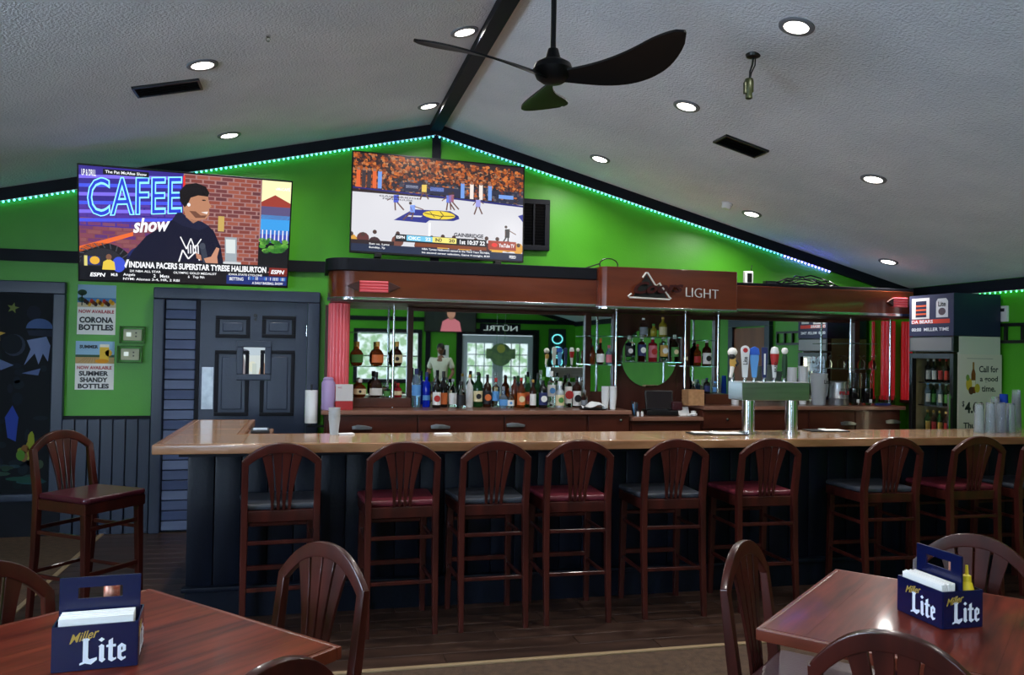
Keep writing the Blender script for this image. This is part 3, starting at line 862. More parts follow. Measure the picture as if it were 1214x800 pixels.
m_tb = glow('screen_blue_letters', (40, 60, 200), SCREEN_E)
def stext(tv, body, u0, v0, u1, v1, m, y=-.0055, **k):
    text(body, (X(u0), X(u1), Z(v1), Z(v0)), m, tv, y, depth=.0003, **k)
stext(tv1, 'CAFEE', .035, .10, .465, .44, m_tc, -.0022, bold=.022, tilt=.10)
stext(tv1, 'CAFEE', .04, .11, .46, .43, m_tb, -.0027, bold=-.012, tilt=.10)
stext(tv1, 'show', .24, .43, .41, .56, m_tw, -.0027, bold=.03, shear=.2, tilt=.12)
stext(tv1, 'The Pat McAfee Show', .115, .025, .30, .05, m_tw)
stext(tv1, 'UP & DRILL', .012, .03, .075, .085, m_tw)
stext(tv1, 'vMcCAFÉ', .92, .05, .995, .085, m_tw)
stext(tv1, 'INDIANA PACERS SUPERSTAR TYRESE HALIBURTON', .222, .815, .89, .872, m_tw, bold=.034)
stext(tv1, '2X NBA ALL STAR', .225, .892, .37, .912, m_tw)
stext(tv1, 'OLYMPIC GOLD MEDALIST', .43, .892, .64, .912, m_tw)
stext(tv1, 'IOWA STATE CYCLONE', .70, .889, .87, .908, m_tw, y=-.0058)
stext(tv1, 'ESPN', .045, .93, .115, .965, m_tw, shear=.2, bold=.03)
stext(tv1, 'ESPN', .915, .84, .985, .88, m_tw, shear=.2, bold=.03)
stext(tv1, 'MLB', .14, .93, .17, .955, m_tw)
stext(tv1, 'Angels', .195, .925, .25, .955, m_tw)
stext(tv1, '2   Mets', .335, .925, .41, .955, m_tw)
stext(tv1, '6   Top 9th', .50, .925, .58, .955, m_tw)
stext(tv1, 'NYM: Alonso 3-4, HR, 2 RBI', .195, .965, .46, .99, m_tw)
stext(tv1, 'BETTING', .705, .925, .775, .955, m_tw, y=-.0058)
stext(tv1, 'A DAILY BASEBALL SHOW', .82, .962, .98, .985, m_tw, y=-.0058)

W2, H2 = 1.60, .91
tv2 = tv_frame('centre television over the back bar showing a basketball game', (1.118, 7.45, 2.917), .049, -.052, -.013, W2, H2, .0)
for s in (-.55, .55):                                          # stubby feet standing above the canopy
    part('foot', MB().box(s - .03, s + .03, -.03, .06, -H2 / 2 - .035, -H2 / 2), m_blackpl, tv2, .004)
pc = Pic(-a, a, -b, b, -.001)
pc.rect(0, 0, 1, 1, (206, 206, 212)).rect(0, 0, 1, .40, (44, 30, 34), 1)
for i in range(1900):                                          # crowd
    u, v = random.random(), random.random() ** 1.05 * .36
    v += u * .04
    warm = v < .22 + u * .04 or u < .22 or random.random() < .3
    c = random.choice(((176, 88, 36), (150, 72, 32), (120, 58, 32), (196, 112, 54), (96, 52, 38), (58, 40, 38), (44, 36, 40), (170, 118, 84))) if warm else random.choice(((38, 40, 58), (26, 28, 42), (64, 64, 80), (104, 98, 102)))
    pc.ell(u, v, .005 + random.random() * .009, .007 + random.random() * .014, c, 2 + i % 3, 6)
pc.poly([(.29, .26), (.62, .29), (.62, .37), (.29, .35)], (36, 38, 66), 5).rect(.30, .29, .37, .32, (150, 156, 180), 5).rect(.44, .29, .52, .33, (110, 130, 200), 5).rect(.80, .27, 1, .40, (40, 42, 62), 4).rect(.85, .31, .94, .35, (110, 150, 220), 5)
pc.poly([(0, .35), (1, .405), (1, .425), (0, .365)], (34, 36, 110), 5)
for i in range(9):
    u = .02 + i * .03 if i < 5 else .62 + (i - 5) * .055
    h_ = .17 if i < 5 else .12
    pc.rect(u, .345 - h_, u + .022, .35 if i < 5 else .38, random.choice(((214, 96, 50), (110, 150, 220), (60, 50, 56), (226, 214, 206), (40, 36, 44))), 6).ell(u + .011, .335 - h_, .009, .016, (150, 104, 84), 7, 8)
# court logo
pc.poly([(.235, .66), (.345, .535), (.56, .525), (.61, .57), (.615, .60), (.58, .625), (.44, .635), (.42, .665)], (40, 46, 130), 5)
pc.ell(.50, .578, .105, .052, (36, 40, 110), 6).ell(.495, .575, .095, .043, (226, 200, 60), 7)
pc.line([(.41, .565), (.5, .585), (.585, .575)], .008, (60, 54, 40), 8, ASP).line([(.50, .535), (.52, .575), (.50, .615)], .008, (60, 54, 40), 8, ASP).line([(.44, .545), (.47, .6)], .006, (60, 54, 40), 8, ASP)
pc.poly([(.31, .60), (.40, .595), (.39, .61), (.30, .615)], (206, 206, 212), 6)
pc.rect(.435, .66, .447, .86, (238, 240, 248), 5).poly([(.97, .52), (1, .50), (1, .58)], (50, 56, 140), 5)
for u, v, c, lean in ((.245, .46, (66, 84, 196), .02), (.34, .55, (120, 150, 226), -.03), (.55, .42, (96, 120, 210), .01), (.565, .41, (150, 90, 110), .02), (.725, .44, (150, 150, 214), .0), (.405, .33, (220, 190, 90), .0), (.905, .74, (24, 24, 30), -.02)):
    k = 1.25 if v > .6 else 1.0
    pc.ell(u + lean * .4, v - .075 * k, .009, .016, (60, 44, 40), 9, 8).poly([(u - .014, v - .055 * k), (u + .016, v - .06 * k), (u + .014, v + .02), (u - .014, v + .02)], c, 8)
    pc.line([(u - .012, v - .04 * k), (u - .03 - lean, v + .005)], .009, (110, 76, 66), 8, ASP).line([(u + .012, v - .045 * k), (u + .034 - lean, v - .02)], .009, (110, 76, 66), 8, ASP)
    pc.line([(u - .006, v + .015), (u - .022 + lean, v + .10 * k)], .014, c if v > .6 else (96, 66, 60), 8, ASP).line([(u + .006, v + .015), (u + .026 + lean, v + .09 * k)], .014, c if v > .6 else (96, 66, 60), 8, ASP)
for i in range(16):                                            # front rows at the lower edge
    u = i * .065
    if .18 < u < .40 and i % 2:
        continue
    pc.ell(u, .88 + random.uniform(-.04, .03), .035, .06, ((206, 150, 60), (90, 44, 44), (60, 36, 44), (214, 166, 74), (110, 66, 56))[i % 5], 8, 12).ell(u, .81 + random.uniform(-.03, .03), .012, .022, (70, 48, 44), 9, 10)
pc.rect(0, .88, .24, 1, (40, 26, 30), 10).rect(0, .92, 1, 1, (30, 40, 66), 11)
pc.rect(.245, .80, .78, .875, (20, 22, 30), 12).rect(.31, .805, .46, .86, (110, 190, 226), 13).rect(.46, .805, .60, .86, (236, 222, 120), 13).rect(.60, .805, .78, .87, (30, 30, 36), 13).rect(.36, .875, .78, .91, (120, 60, 30), 12)
pc.rect(.79, .80, .96, .895, (150, 60, 44), 12).ell(.828, .845, .018, .022, (220, 50, 46), 13).poly([(.80, .895), (.96, .895), (.96, .905), (.80, .905)], (220, 160, 50), 13)
pc.build('screen', m_screen, tv2)
m_td = glow('screen_dark_letters', (20, 20, 40), SCREEN_E)
stext(tv2, 'ESPN', .252, .815, .30, .845, m_tw, bold=.03)
stext(tv2, 'OKC   22', .32, .815, .45, .85, m_tw, bold=.03)
stext(tv2, 'IND', .475, .815, .515, .85, m_td, bold=.03)
stext(tv2, '20', .555, .815, .59, .85, m_td, bold=.03)
stext(tv2, '1st 10:37 22', .62, .815, .77, .86, m_tw, bold=.03)
stext(tv2, 'YouTube TV', .855, .825, .95, .865, m_tw, bold=.02)
stext(tv2, 'Sun vs. Lynx', .10, .905, .215, .93, m_tw)
stext(tv2, 'Sunday, 7p', .10, .94, .19, .965, m_tw)
stext(tv2, 'NBA: Tyrese Haliburton named to the Third Team All-NBA,', .40, .925, .80, .95, m_tw)
stext(tv2, 'his second career selection, Game 4 tonight, 8:30', .40, .96, .80, .985, m_tw)
stext(tv2, 'FEED', .92, .945, .96, .975, m_tw, bold=.02)
stext(tv2, 'GAINBRIDGE', .15, .415, .38, .432, m_td)
stext(tv2, 'FIELDHOUSE', .17, .44, .34, .457, m_td)
stext(tv2, 'GAINBRIDGE', .585, .745, .76, .785, m_td, bold=.03)

# ------------------------------------------------------------------ the bar
XB0, XB1, YB0, YB1, ZB = -.845, XR - .02, 4.93, 5.53, 1.07
XI, YRE = -.40, 6.62                                            # inner edge and far end of the left return
bar = thing('bar_counter', 'L-shaped bar with navy board front along the room', 'bar', (0, 0, 0))
YP = 5.25                                                       # face of the board front
part('core', MB().box(XB0 + .17, XB1, YP + .02, YB1 - .06, .0, ZB - .05), m_black, bar)
part('core', MB().box(XB0 + .17, XI - .05, YB1 - .06, YRE - .05, .0, ZB - .05), m_black, bar)
_pk = MB().box(0, .150, 0, .02, .17, 1.02).mesh('plank', .006, 2)
_pk.materials.append(m_navy)
n = int((XB1 - XB0 - .15) / .1545)
for i in range(n):
    obj('plank', _pk, None, bar, (XB0 + .15 + i * .1545, YP + random.uniform(-.002, .002), 0))
for i in range(9):                                              # boards on the end of the return
    obj('plank', _pk, None, bar, (XB0 + .17, YP + .16 + i * .1545, 0), (0, 0, -PI / 2))
part('plinth', MB().box(XB0 + .15, XB1, YP - .03, YP + .02, 0, .165), m_navy, bar, .004)
part('foot_ledge', MB().box(XB0 + .13, XB1, YP - .05, YP + .02, .165, .195), m_navy, bar, .008)
part('apron', MB().box(XB0 + .10, XB1, YP - .03, YP + .02, .965, 1.022), m_black, bar, .004)
top = thing('countertop', 'glossy oak bar top with darker nosing along the whole bar', 'bar top', (0, 0, 0))
part('nosing', MB().box(XB0, XB1, YB0, YB0 + .045, ZB - .055, ZB), m_barnose, top, .008)
part('nosing', MB().box(XB0, XB0 + .045, YB0 + .046, YRE, ZB - .055, ZB), mat('oak_nosing_side', (138, 96, 66), .24, c2=(168, 122, 86), scale=(26, 3, 12), coat=.5), top, .008)
part('nosing', MB().box(XI - .04, XB1, YB1 - .04, YB1, ZB - .05, ZB), m_barnose, top, .006)
part('nosing', MB().box(XI - .04, XI, YB1 + .001, YRE, ZB - .05, ZB), MATS['oak_nosing_side'], top, .006)
part('nosing', MB().box(XB0 + .046, XI - .041, YRE - .03, YRE, ZB - .05, ZB), m_barnose, top, .005)
part('underlay', MB().box(XB0 + .05, XB1, YB0 + .05, YB1 - .045, ZB - .046, ZB - .03), m_black, top)
part('underlay', MB().box(XB0 + .05, XI - .045, YB1 - .04, YRE - .035, ZB - .046, ZB - .03), m_black, top)
x = XB0 + .047
k = 0
while x < XB1 - .05:
    x1 = min(x + .43, XB1)
    part('top_board', MB().box(x, x1 - .003, YB0 + .047, YB1 - .042, ZB - .03, ZB), (m_bartop, m_bartop2)[k % 2], top, .0012, seg=1)
    x = x1
    k += 1
for k in range(3):
    y0 = YB1 - .04 + k * .36
    part('top_board', MB().box(XB0 + .047, XI - .042, y0, min(y0 + .357, YRE - .032), ZB - .03, ZB), m_bartopx, top, .0012, seg=1)
# lower service ledge inside the corner
part('service_ledge', MB().box(XI + .003, XI + .16, YB1 + .003, YB1 + .55, ZB - .06, ZB - .02), m_barnose, top, .006)

# ------------------------------------------------------------------ back bar: cabinets, worktops, panelling, canopy
YC = 7.12
def cabinet(label, x0, x1, z1, fronts, pulls):
    t = thing('back_bar_cabinet', label, 'cabinet', (x0, YC, 0), 0, 'cabinets of the back bar')
    W = x1 - x0
    part('body', MB().box(0, W, .02, YW - YC - .01, .08, z1), m_cab, t)
    part('kick', MB().box(.02, W - .02, .06, .1, 0, .08), m_black, t)
    for (a, b, za, zb, kind) in fronts:
        d = part('drawer' if zb - za < .3 else 'door', MB().box(a - x0, b - x0, 0, .02, za, zb), m_cab, t, .006)
        for (px_, pz, pk) in pulls:
            if a < px_ < b and za < pz < zb:
                if pk == 'pull':
                    mb = MB().sweep([(px_ - x0 - .075, -.012, pz), (px_ - x0 - .03, -.026, pz + .006), (px_ - x0 + .03, -.026, pz + .004), (px_ - x0 + .09, -.016, pz - .004)], (0, 1, 0), [.028, .04, .034, .02], .014)
                    mb.cyl((px_ - x0 - .05, -.012, pz), (px_ - x0 - .05, 0, pz), .01).cyl((px_ - x0 + .05, -.012, pz), (px_ - x0 + .05, 0, pz), .01)
                    part('pull', mb, m_galv, d, .003)
                else:
                    part('knob', MB().lathe([(0, 0), (.008, 0), (.008, .012), (.016, .02), (.013, .03), (0, .033)], 16, (0, 0, 0)), m_chrome, d, 0, (px_ - x0, 0, pz), (PI / 2, 0, 0))
    return t
def pull_at(px, py, kind):
    q = at(px, py, Y=YC)
    return (q.x, q.z, kind)
XC0, XC1, XC2, XC3 = .125, 2.86, 3.58, 5.75
ZL, ZM, ZR = 1.105, 1.045, 1.145
fr, wd = [], (2.45 - XC0 - .02) / 3
for i in range(3):
    a_, b_ = XC0 + .02 + i * wd, XC0 + .01 + (i + 1) * wd
    fr += [(a_, b_, .86, 1.055, 0), (a_, b_, .10, .845, 0)]
fr += [(2.46, XC1 - .01, .90, 1.055, 0), (2.46, XC1 - .01, .10, .885, 0)]
cabinet('dark wood back bar cabinet with silver pulls under the bottles and long mirror', XC0, XC1, ZL - .04, fr,
        [pull_at(428, 507, 'pull'), pull_at(521, 506, 'pull'), pull_at(610, 504, 'pull'), pull_at(735, 498, 'knob')])
cabinet('low middle back bar cabinet under the round mirror', XC1 + .005, XC2 - .005, ZM - .04, [(XC1 + .02, XC2 - .02, .10, .98, 0)], [])
fr = [(XC2 + .01, XC2 + .42, .93, 1.09, 0), (XC2 + .01, XC2 + .42, .10, .915, 0)]
for i in range(2):
    a_ = 4.72 + i * .51
    fr += [(a_, a_ + .5, .90, 1.09, 0), (a_, a_ + .5, .10, .885, 0)]
fr += [(XC2 + .44, 4.70, .10, 1.09, 0)]
cabinet('dark wood back bar cabinet behind the tap tower at right', XC2, XC3, ZR - .04, fr,
        [pull_at(861, 497, 'knob'), pull_at(1004, 502, 'pull'), pull_at(1057, 500, 'pull')])
def worktop(label, x0, x1, z):
    o = part('worktop', MB().box(x0, x1, YC - .045, YW - .005, z - .038, z), m_cabtop, None, .008)
    tag(o, label, 'worktop', 'worktops of the back bar')
worktop('brown worktop of the back bar under the row of bottles', XC0 - .03, XC1, ZL)
worktop('lower brown worktop in the middle of the back bar below the round mirror', XC1 + .003, XC2 - .003, ZM)
worktop('brown worktop at the right of the back bar with cups and bucket', XC2, XC3 + .02, ZR)

YB = 7.70                                                       # face of the panelling behind the mirrors
bb = thing('back_bar_panelling', 'dark wood panelling and stiles framing the back bar mirrors', 'panelling', (0, 0, 0))
part('back_board', MB().box(XC0, XC1, YB, YW - .006, ZL + .002, 2.018), m_stile, bb)
part('back_board', MB().box(XC1 + .002, XC2 - .004, YB, YW - .006, ZM + .002, 2.018), m_stile, bb)
part('back_board', MB().box(XC2 - .002, 5.86, YB, YW - .006, ZR + .002, 2.018), m_stile, bb)
def stile(px0, px1, z0, z1, d=.045, Y=YB):
    a_, b_ = at(px0, 420, Y=Y), at(px1, 420, Y=Y)
    part('stile', MB().box(a_.x, b_.x, Y - d, Y, z0, z1), m_stile, bb, .006)
stile(408, 414, ZL + .002, 2.018)
stile(482, 489, ZL + .002, 2.018)
stile(692, 699, ZL + .002, 2.018)
stile(725, 731, ZL + .002, 2.018)
stile(810, 816, ZM + .002, 2.018)
stile(845, 851, ZR + .002, 2.018)
stile(1010, 1016, ZR + .002, 2.018)
a_, b_ = at(488, 368, Y=YB), at(693, 368, Y=YB)
part('top_rail', MB().box(a_.x, b_.x, YB - .04, YB, 1.985, 2.018), m_stile, bb, .006)
a_, b_ = at(851, 368, Y=YB), at(1011, 368, Y=YB)
part('top_rail', MB().box(a_.x, b_.x, YB - .04, YB, 1.985, 2.018), m_stile, bb, .006)
# raised block under the left niche
a_, b_ = at(412, 480, Y=7.45), at(487, 480, Y=7.45)
part('niche_step', MB().box(a_.x, b_.x, 7.42, YB - .05, ZL + .002, ZL + .085), m_cab, bb, .006)
a_, b_ = at(834, 470, Y=7.35), at(864, 470, Y=7.35)
part('step_block', MB().box(a_.x, b_.x, 7.30, YB - .05, ZR + .002, ZR + .10), m_cab, bb, .006)
def mirror(label, px0, py0, px1, py1):
    a_, b_ = at(px0, py0, Y=YB - .004), at(px1, py1, Y=YB - .004)
    o = part('wall_mirror', MB().box(a_.x, b_.x, YB - .010, YB - .002, b_.z, a_.z), m_mirror, None)
    tag(o, label, 'mirror', 'mirrors of the back bar')
mirror('tall narrow mirror behind the whiskey shelves beside the pink fluted column', 414, 358, 482, 473)
mirror('long mirror behind the row of liquor bottles', 489, 366, 692, 485)
mirror('small upright mirror left of the round mirror', 700, 375, 724, 464)
mirror('small upright mirror right of the round mirror', 817, 379, 845, 466)
mirror('long mirror behind the tap handles', 852, 377, 1010, 482)
mirror('narrow mirror behind the goblet shelf beside the red columns', 1017, 379, 1036, 482)
c_ = at(769, 424, Y=YB)
rm = part('round_mirror', MB().cyl((c_.x, YB - .012, c_.z), (c_.x, YB - .002, c_.z), .292, n=64), m_mirror, None)
tag(rm, 'large round mirror in the middle of the back bar', 'mirror', 'mirrors of the back bar')

# canopy over the back bar
can_ = thing('back_bar_canopy', 'long red-brown wooden canopy with rounded end above the back bar', 'canopy', (0, 0, 0))
ZK0, ZK1 = 2.05, 2.285
def rounded_left(x0, x1, y0, y1, r):
    pts = [(x1, y0), (x1, y1), (x0, y1)]
    pts += [(x0 + r - r * math.cos(q * PI / 16), y0 + r - r * math.sin(q * PI / 16)) for q in range(9)]
    return pts
up = lambda a_, b_, y: (a_, b_, y)
part('left_fascia', MB().prism(rounded_left(.137, 2.52, 7.08, YW - .04, .22), (ZK0, ZK1), up), m_canopy, can_, .006)
part('right_fascia', MB().prism([(3.86, 7.08), (5.85, 7.08), (5.85, YW - .04), (3.86, YW - .04)], (ZK0, ZK1), up), m_canopy, can_, .006)
part('centre_fascia', MB().prism([(2.50, 7.06), (2.52, 7.0), (2.56, 6.97), (3.84, 6.97), (3.86, 7.0), (3.86, YW - .04), (2.50, YW - .04)], (2.035, 2.40), up), m_canopy, can_, .006)
part('cornice', MB().prism(rounded_left(.11, 2.50, 7.06, YW - .04, .2), (ZK1, ZK1 + .105), up), m_black, can_, .006)
part('cornice', MB().box(3.865, 5.87, 7.10, YW - .04, ZK1, ZK1 + .03), m_black, can_, .004)
part('chrome_strip', MB().prism(rounded_left(.131, 2.50, 7.072, 7.4, .22), (ZK0 - .012, ZK0 + .014), up), m_chrome, can_, .003)
part('chrome_strip', MB().prism([(2.50, 7.05), (2.52, 6.99), (2.56, 6.962), (3.84, 6.962), (3.868, 6.99), (3.868, 7.2), (2.50, 7.2)], (2.022, 2.045), up), m_chrome, can_, .003)
part('chrome_strip', MB().box(3.87, 5.85, 7.072, 7.2, ZK0 - .012, ZK0 + .014), m_chrome, can_, .003)
part('soffit', MB().box(.16, 5.85, 7.10, YW - .06, ZK0 - .03, ZK0 + .0), m_stile, can_)
# ribbed pink ornaments on the canopy
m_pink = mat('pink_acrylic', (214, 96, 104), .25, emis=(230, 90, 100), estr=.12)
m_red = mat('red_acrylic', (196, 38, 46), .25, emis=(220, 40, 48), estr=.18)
def ornament(label, x0, x1, z, flip):
    t = thing('ribbed_ornament', label, 'ornament', ((x0 + x1) / 2, 7.079, z), 0, 'pink ribbed ornaments on the canopy')
    h, L = .05, (x1 - x0)
    for k in range(4):
        part('rib', MB().cyl((-L * .26, -.012, h * (k / 3 - .5) * 1.5), (L * .26, -.012, h * (k / 3 - .5) * 1.5), .0115, n=10), m_pink, t)
    part('backplate', MB().box(-L * .27, L * .27, -.008, -.0, -h * .95, h * .95), m_red, t)
    for s in (-1, 1):
        part('pointed_end', MB().prism([(s * L * .27, -h * .9), (s * L * .27, h * .9), (s * L * .5, 0)], (-.028, 0)), m_stile, t, .004)
p0, p1 = at(411, 338, Y=7.08), at(475, 338, Y=7.08)
ornament('pink ribbed ornament with pointed wooden ends at the left end of the canopy', p0.x, p1.x, p0.z - .005, 1)
p0, p1 = at(1050, 358, Y=7.08), at(1083, 358, Y=7.08)
ornament('pink ribbed ornament with pointed wooden ends at the right end of the canopy', p0.x, min(p1.x, 5.84), p0.z, -1)
# fluted columns
def column(label, px0, px1, py0, py1, m, n, Y=7.36):
    a_, b_ = at(px0, py0, Y=Y), at(px1, py1, Y=Y)
    W = b_.x - a_.x
    z0 = ZL if a_.x < 2 else ZR
    t = thing('fluted_column', label, 'column', ((a_.x + b_.x) / 2, Y, z0 + .003))
    Hh = ZK0 - .035 - z0 - .003
    R_ = W / 2
    part('core', MB().cyl((0, 0, 0), (0, 0, Hh), R_ * .86, n=24), m, t)
    part('base', MB().cyl((0, 0, 0), (0, 0, .03), R_ * 1.02, n=24), m_stile, t)
    for k in range(n):
        q = PI + PI * (k + .5) / n
        part('flute', MB().cyl((R_ * .86 * math.cos(q), R_ * .86 * math.sin(q), .03), (R_ * .86 * math.cos(q), R_ * .86 * math.sin(q), Hh), R_ * 1.5 / n, n=10), m, t)
    return t
column('pink fluted column at the left end of the back bar', 390, 412, 355, 490, m_pink, 8)
column('red fluted column beside the goblet shelf', 1045, 1058, 380, 470, m_red, 5, 7.63)
column('red fluted column at the far right end of the back bar, next to the cooler', 1069, 1079, 380, 470, m_red, 5, 7.63)

# neon sign on the canopy
q0, q1 = at(744, 322, Y=6.96), at(850, 358, Y=6.96)
sg = thing('neon_sign', 'unlit beer neon sign with mountain outline reading LIGHT on the canopy centre', 'neon sign', (q0.x, 6.968, q1.z))
W, H = q1.x - q0.x, q0.z - q1.z
m_tube = mat('faint_glow_neon_tube', (206, 206, 200), .25, emis=(220, 216, 206), estr=.08)  # sign is off; a faint glow is put into its pale tubes
m_tubed = mat('dark_red_neon_tube', (60, 18, 18), .25)
def nt_(pts, r, m, nm='tube'):
    return part(nm, MB().tube([(u * W, -.03, v * H) for u, v in pts], r, 8), m, sg)
nt_([(.02, .06), (.45, .03), (.47, .07), (.45, .12), (.34, .62), (.30, .52), (.21, .98), (.19, .98), (.155, .80)], .008, m_tube)
nt_([(.02, .06), (.0, .10), (.035, .2)], .008, m_tube)
part('mountain_backing', MB().prism([(.06 * W, .10 * H), (.43 * W, .08 * H), (.34 * W, .56 * H), (.30 * W, .45 * H), (.20 * W, .9 * H)], (-.02, -.012)), m_blackpl, sg)
text('Coors', (.06 * W, .60 * W, .18 * H, .62 * H), m_tubed, sg, -.03, .03, .016, .35, name='script_tube', tilt=.06)
text('LIGHT', (.635 * W, 1.0 * W, .16 * H, .50 * H), m_tube, sg, -.026, -.022, .012, name='letter_tube', tilt=-.04)
for u, v in ((.1, .3), (.3, .3), (.5, .35), (.7, .3), (.9, .3)):
    part('standoff', MB().cyl((u * W, -.03, v * H), (u * W, 0, v * H), .005, n=8), m_blackpl, sg)
# ------------------------------------------------------------------ stools and chairs
def make_chair(name, label, cat, zs, zt, w, d, m_seat, slats, tall, group):
    """faces +y; origin on the floor under the seat"""
    t = thing(name, label, cat, (0, 0, 0), 0, group)
    hw, q = w / 2, .04
    zp = zt - (.088 if tall else .125)                                             # where the posts turn into the arch
    xb = hw - .022
    lean = lambda z: -d / 2 + .01 - .06 * max(0, (z - zs)) / (zt - zs)
    for s in (-1, 1):
        part('leg', MB().sweep([(s * (hw - .022), d / 2 - .01, 0), (s * (hw - .028), d / 2 - .03, zs - .03)], (0, 1, 0), [.032, .042], [.032, .042]), m_mahog, t, .005)
        part('leg', MB().sweep([(s * (xb - .0), -d / 2 - .035, 0), (s * xb, -d / 2 + .002, zs * .55), (s * xb, -d / 2 + .012, zs), (s * xb, lean(zs + .12), zs + .12), (s * xb, lean(zp), zp)],
                               (1, 0, 0), [.03, .04, .044, .04, .03], [.03, .036, .036, .036, .036]), m_mahog, t, .005)
    arch = []
    for i in range(17):
        k = 2 * i / 16 - 1                                     # shallow arch that meets the posts at a shoulder
        x, z = xb * k, zp - .014 + (zt - .006 - zp) * (1 - abs(k) ** 2.3)
        arch.append((x, lean(z), z))
    part('crest_rail', MB().sweep(arch, (0, 1, .1), [.040 + .014 * math.sin(PI * i / 16) for i in range(17)], .030), m_mahog, t, .006)
    n = slats
    for i in range(n):
        k = (i - (n - 1) / 2) / ((n - 1) / 2)
        x0, x1 = k * w * .105, k * w * (.19 if tall else .215)
        zt_i = zt - .03 - .03 * k * k
        pts = [(x0 + (x1 - x0) * (j / 6) ** 1.9, lean(zs - .01 + (zt_i - zs + .01) * j / 6) + .004, zs - .01 + (zt_i - zs + .01) * j / 6) for j in range(7)]
        part('slat', MB().sweep(pts, (0, 1, .1), [.015 + (.036 if tall else .040) * (j / 6) ** 1.2 * (w / .43) for j in range(7)], .014), m_mahog, t, .002, seg=1)
    part('seat_frame', MB().prism([(-hw + .012, -d / 2 + .012), (hw - .012, -d / 2 + .012), (hw, d / 2), (-hw, d / 2)], (zs - .075, zs - .012), lambda a_, b_, y: (a_, b_, y)), m_mahog, t, .006)
    part('seat', MB().prism([(-hw + .014, -d / 2 + .03), (hw - .014, -d / 2 + .03), (hw + .006, d / 2 - .01), (hw - .02, d / 2 + .012), (-hw + .02, d / 2 + .012), (-hw - .006, d / 2 - .01)], (zs - .012, zs + .022), lambda a_, b_, y: (a_, b_, y)), m_seat, t, .014, seg=3)
    def stretcher(a_, b_, w_=.022):
        part('stretcher', MB().sweep([a_, b_], (0, 0, 1), w_ * .8, w_), m_mahog, t, .003, seg=1)
    yb = lambda z: -d / 2 + .002 - .037 * max(0, 1 - z / (zs * .55))
    if tall:
        for z in (zs * .75, zs * .405):
            stretcher((-xb, yb(z), z), (xb, yb(z), z))
        stretcher((-hw + .03, d / 2 - .022, zs * .43), (hw - .03, d / 2 - .022, zs * .43), .028)
        stretcher((-hw + .03, d / 2 - .027, zs * .78), (hw - .03, d / 2 - .027, zs * .78))
        for s in (-1, 1):
            for z in (zs * .72, zs * .38):
                stretcher((s * xb, yb(z), z), (s * (hw - .026), d / 2 - .02, z))
    else:
        for s in (-1, 1):
            stretcher((s * xb, yb(zs * .4), zs * .4), (s * (hw - .026), d / 2 - .02, zs * .4))
        stretcher((-xb, -.02, zs * .4), (xb, -.02, zs * .4))
    return t
def reseat(t, m):
    for o in list(COL.objects):
        if o.parent == t and o.name.startswith('seat') and not o.name.startswith('seat_frame'):
            me = o.data.copy()
            me.materials.clear()
            me.materials.append(m)
            o.data = me
            return me
SG = 'mahogany bar stools'
proto = make_chair('bar_stool', 'x', 'bar stool', .735, 1.095, .43, .42, m_seat_grey, 4, True, SG)
spots = [(-.155, 4.955, 4, 'g', 'leftmost of the row along the bar, with a charcoal seat'), (.52, 4.95, 2, 'r', 'second of the row from the left, with a burgundy seat'),
         (1.06, 4.955, 1, 'g', 'third of the row from the left, with a charcoal seat'), (1.585, 4.965, -1, 'r', 'fourth of the row from the left, with a burgundy seat'),
         (2.215, 4.965, -2, 'g', 'fifth of the row from the left, with a charcoal seat'), (2.86, 4.965, -2, 'r', 'sixth of the row, burgundy seat, in front of the tap tower'),
         (3.77, 4.96, -2, 'g', 'seventh of the row, charcoal seat, behind the right table'), (4.43, 4.965, 0, 'r', 'eighth of the row, burgundy seat, in front of the cooler'),
         (4.98, 4.96, 1, 'g', 'rightmost of the row, with a charcoal seat')]
red_me = None
for i, (x, y, a_, c, lb) in enumerate(spots):
    lb = 'mahogany bar stool, ' + lb
    if i == 0:
        o = proto
        o['label'] = lb
        o.location, o.rotation_euler = (x, y, 0), (0, 0, math.radians(a_))
    else:
        o = copy_tree(proto, (x, y, 0), math.radians(a_), lb)
    if c == 'r':
        red_me = reseat(o, m_seat_red)
o = copy_tree(proto, (-1.25, 5.37, 0), math.radians(-90 - 36), 'mahogany bar stool standing alone left of the bar, turned sideways, maroon seat')
reseat(o, m_seat_dkred)

def table(label, c, ang, size):
    t = thing('dining_table', label, 'table', (c[0], c[1], 0), ang, 'square dining tables')
    s = size / 2
    n = 7
    for i in range(n):
        a_, b_ = -s + .02 + (size - .04) * i / n, -s + .02 + (size - .04) * (i + 1) / n
        part('top_plank', MB().box(a_ + .0002, b_ - .0002, -s + .02, s - .02, .728, .76), m_table, t)
    for bx_ in ((-s, s, -s, -s + .02), (-s, s, s - .02, s), (-s, -s + .02, -s + .02, s - .02), (s - .02, s, -s + .02, s - .02)):
        part('edge_band', MB().box(bx_[0], bx_[1], bx_[2], bx_[3], .722, .7605), m_table_edge, t, .005)
    part('sub_frame', MB().box(-.3, .3, -.3, .3, .69, .728), m_black, t)
    part('column', MB().cyl((0, 0, .05), (0, 0, .69), .045, n=20), m_blackpl, t)
    part('foot', MB().obox((0, 0, .035), (.72, .09, .05), Matrix.Rotation(PI / 4, 3, 'Z')), m_blackpl, t, .015)
    part('foot', MB().obox((0, 0, .035), (.72, .09, .05), Matrix.Rotation(-PI / 4, 3, 'Z')), m_blackpl, t, .015)
    return t
CL, AL, SLT = Vector((-.571, 2.491)), math.radians(-47.9), .96
CR, AR, SRT = Vector((2.04, 2.316)), math.radians(-49.7), .93
table('square red-brown table at the lower left corner of the room', CL, AL, SLT)
table('square red-brown table at the lower right of the room', CR, AR, SRT)
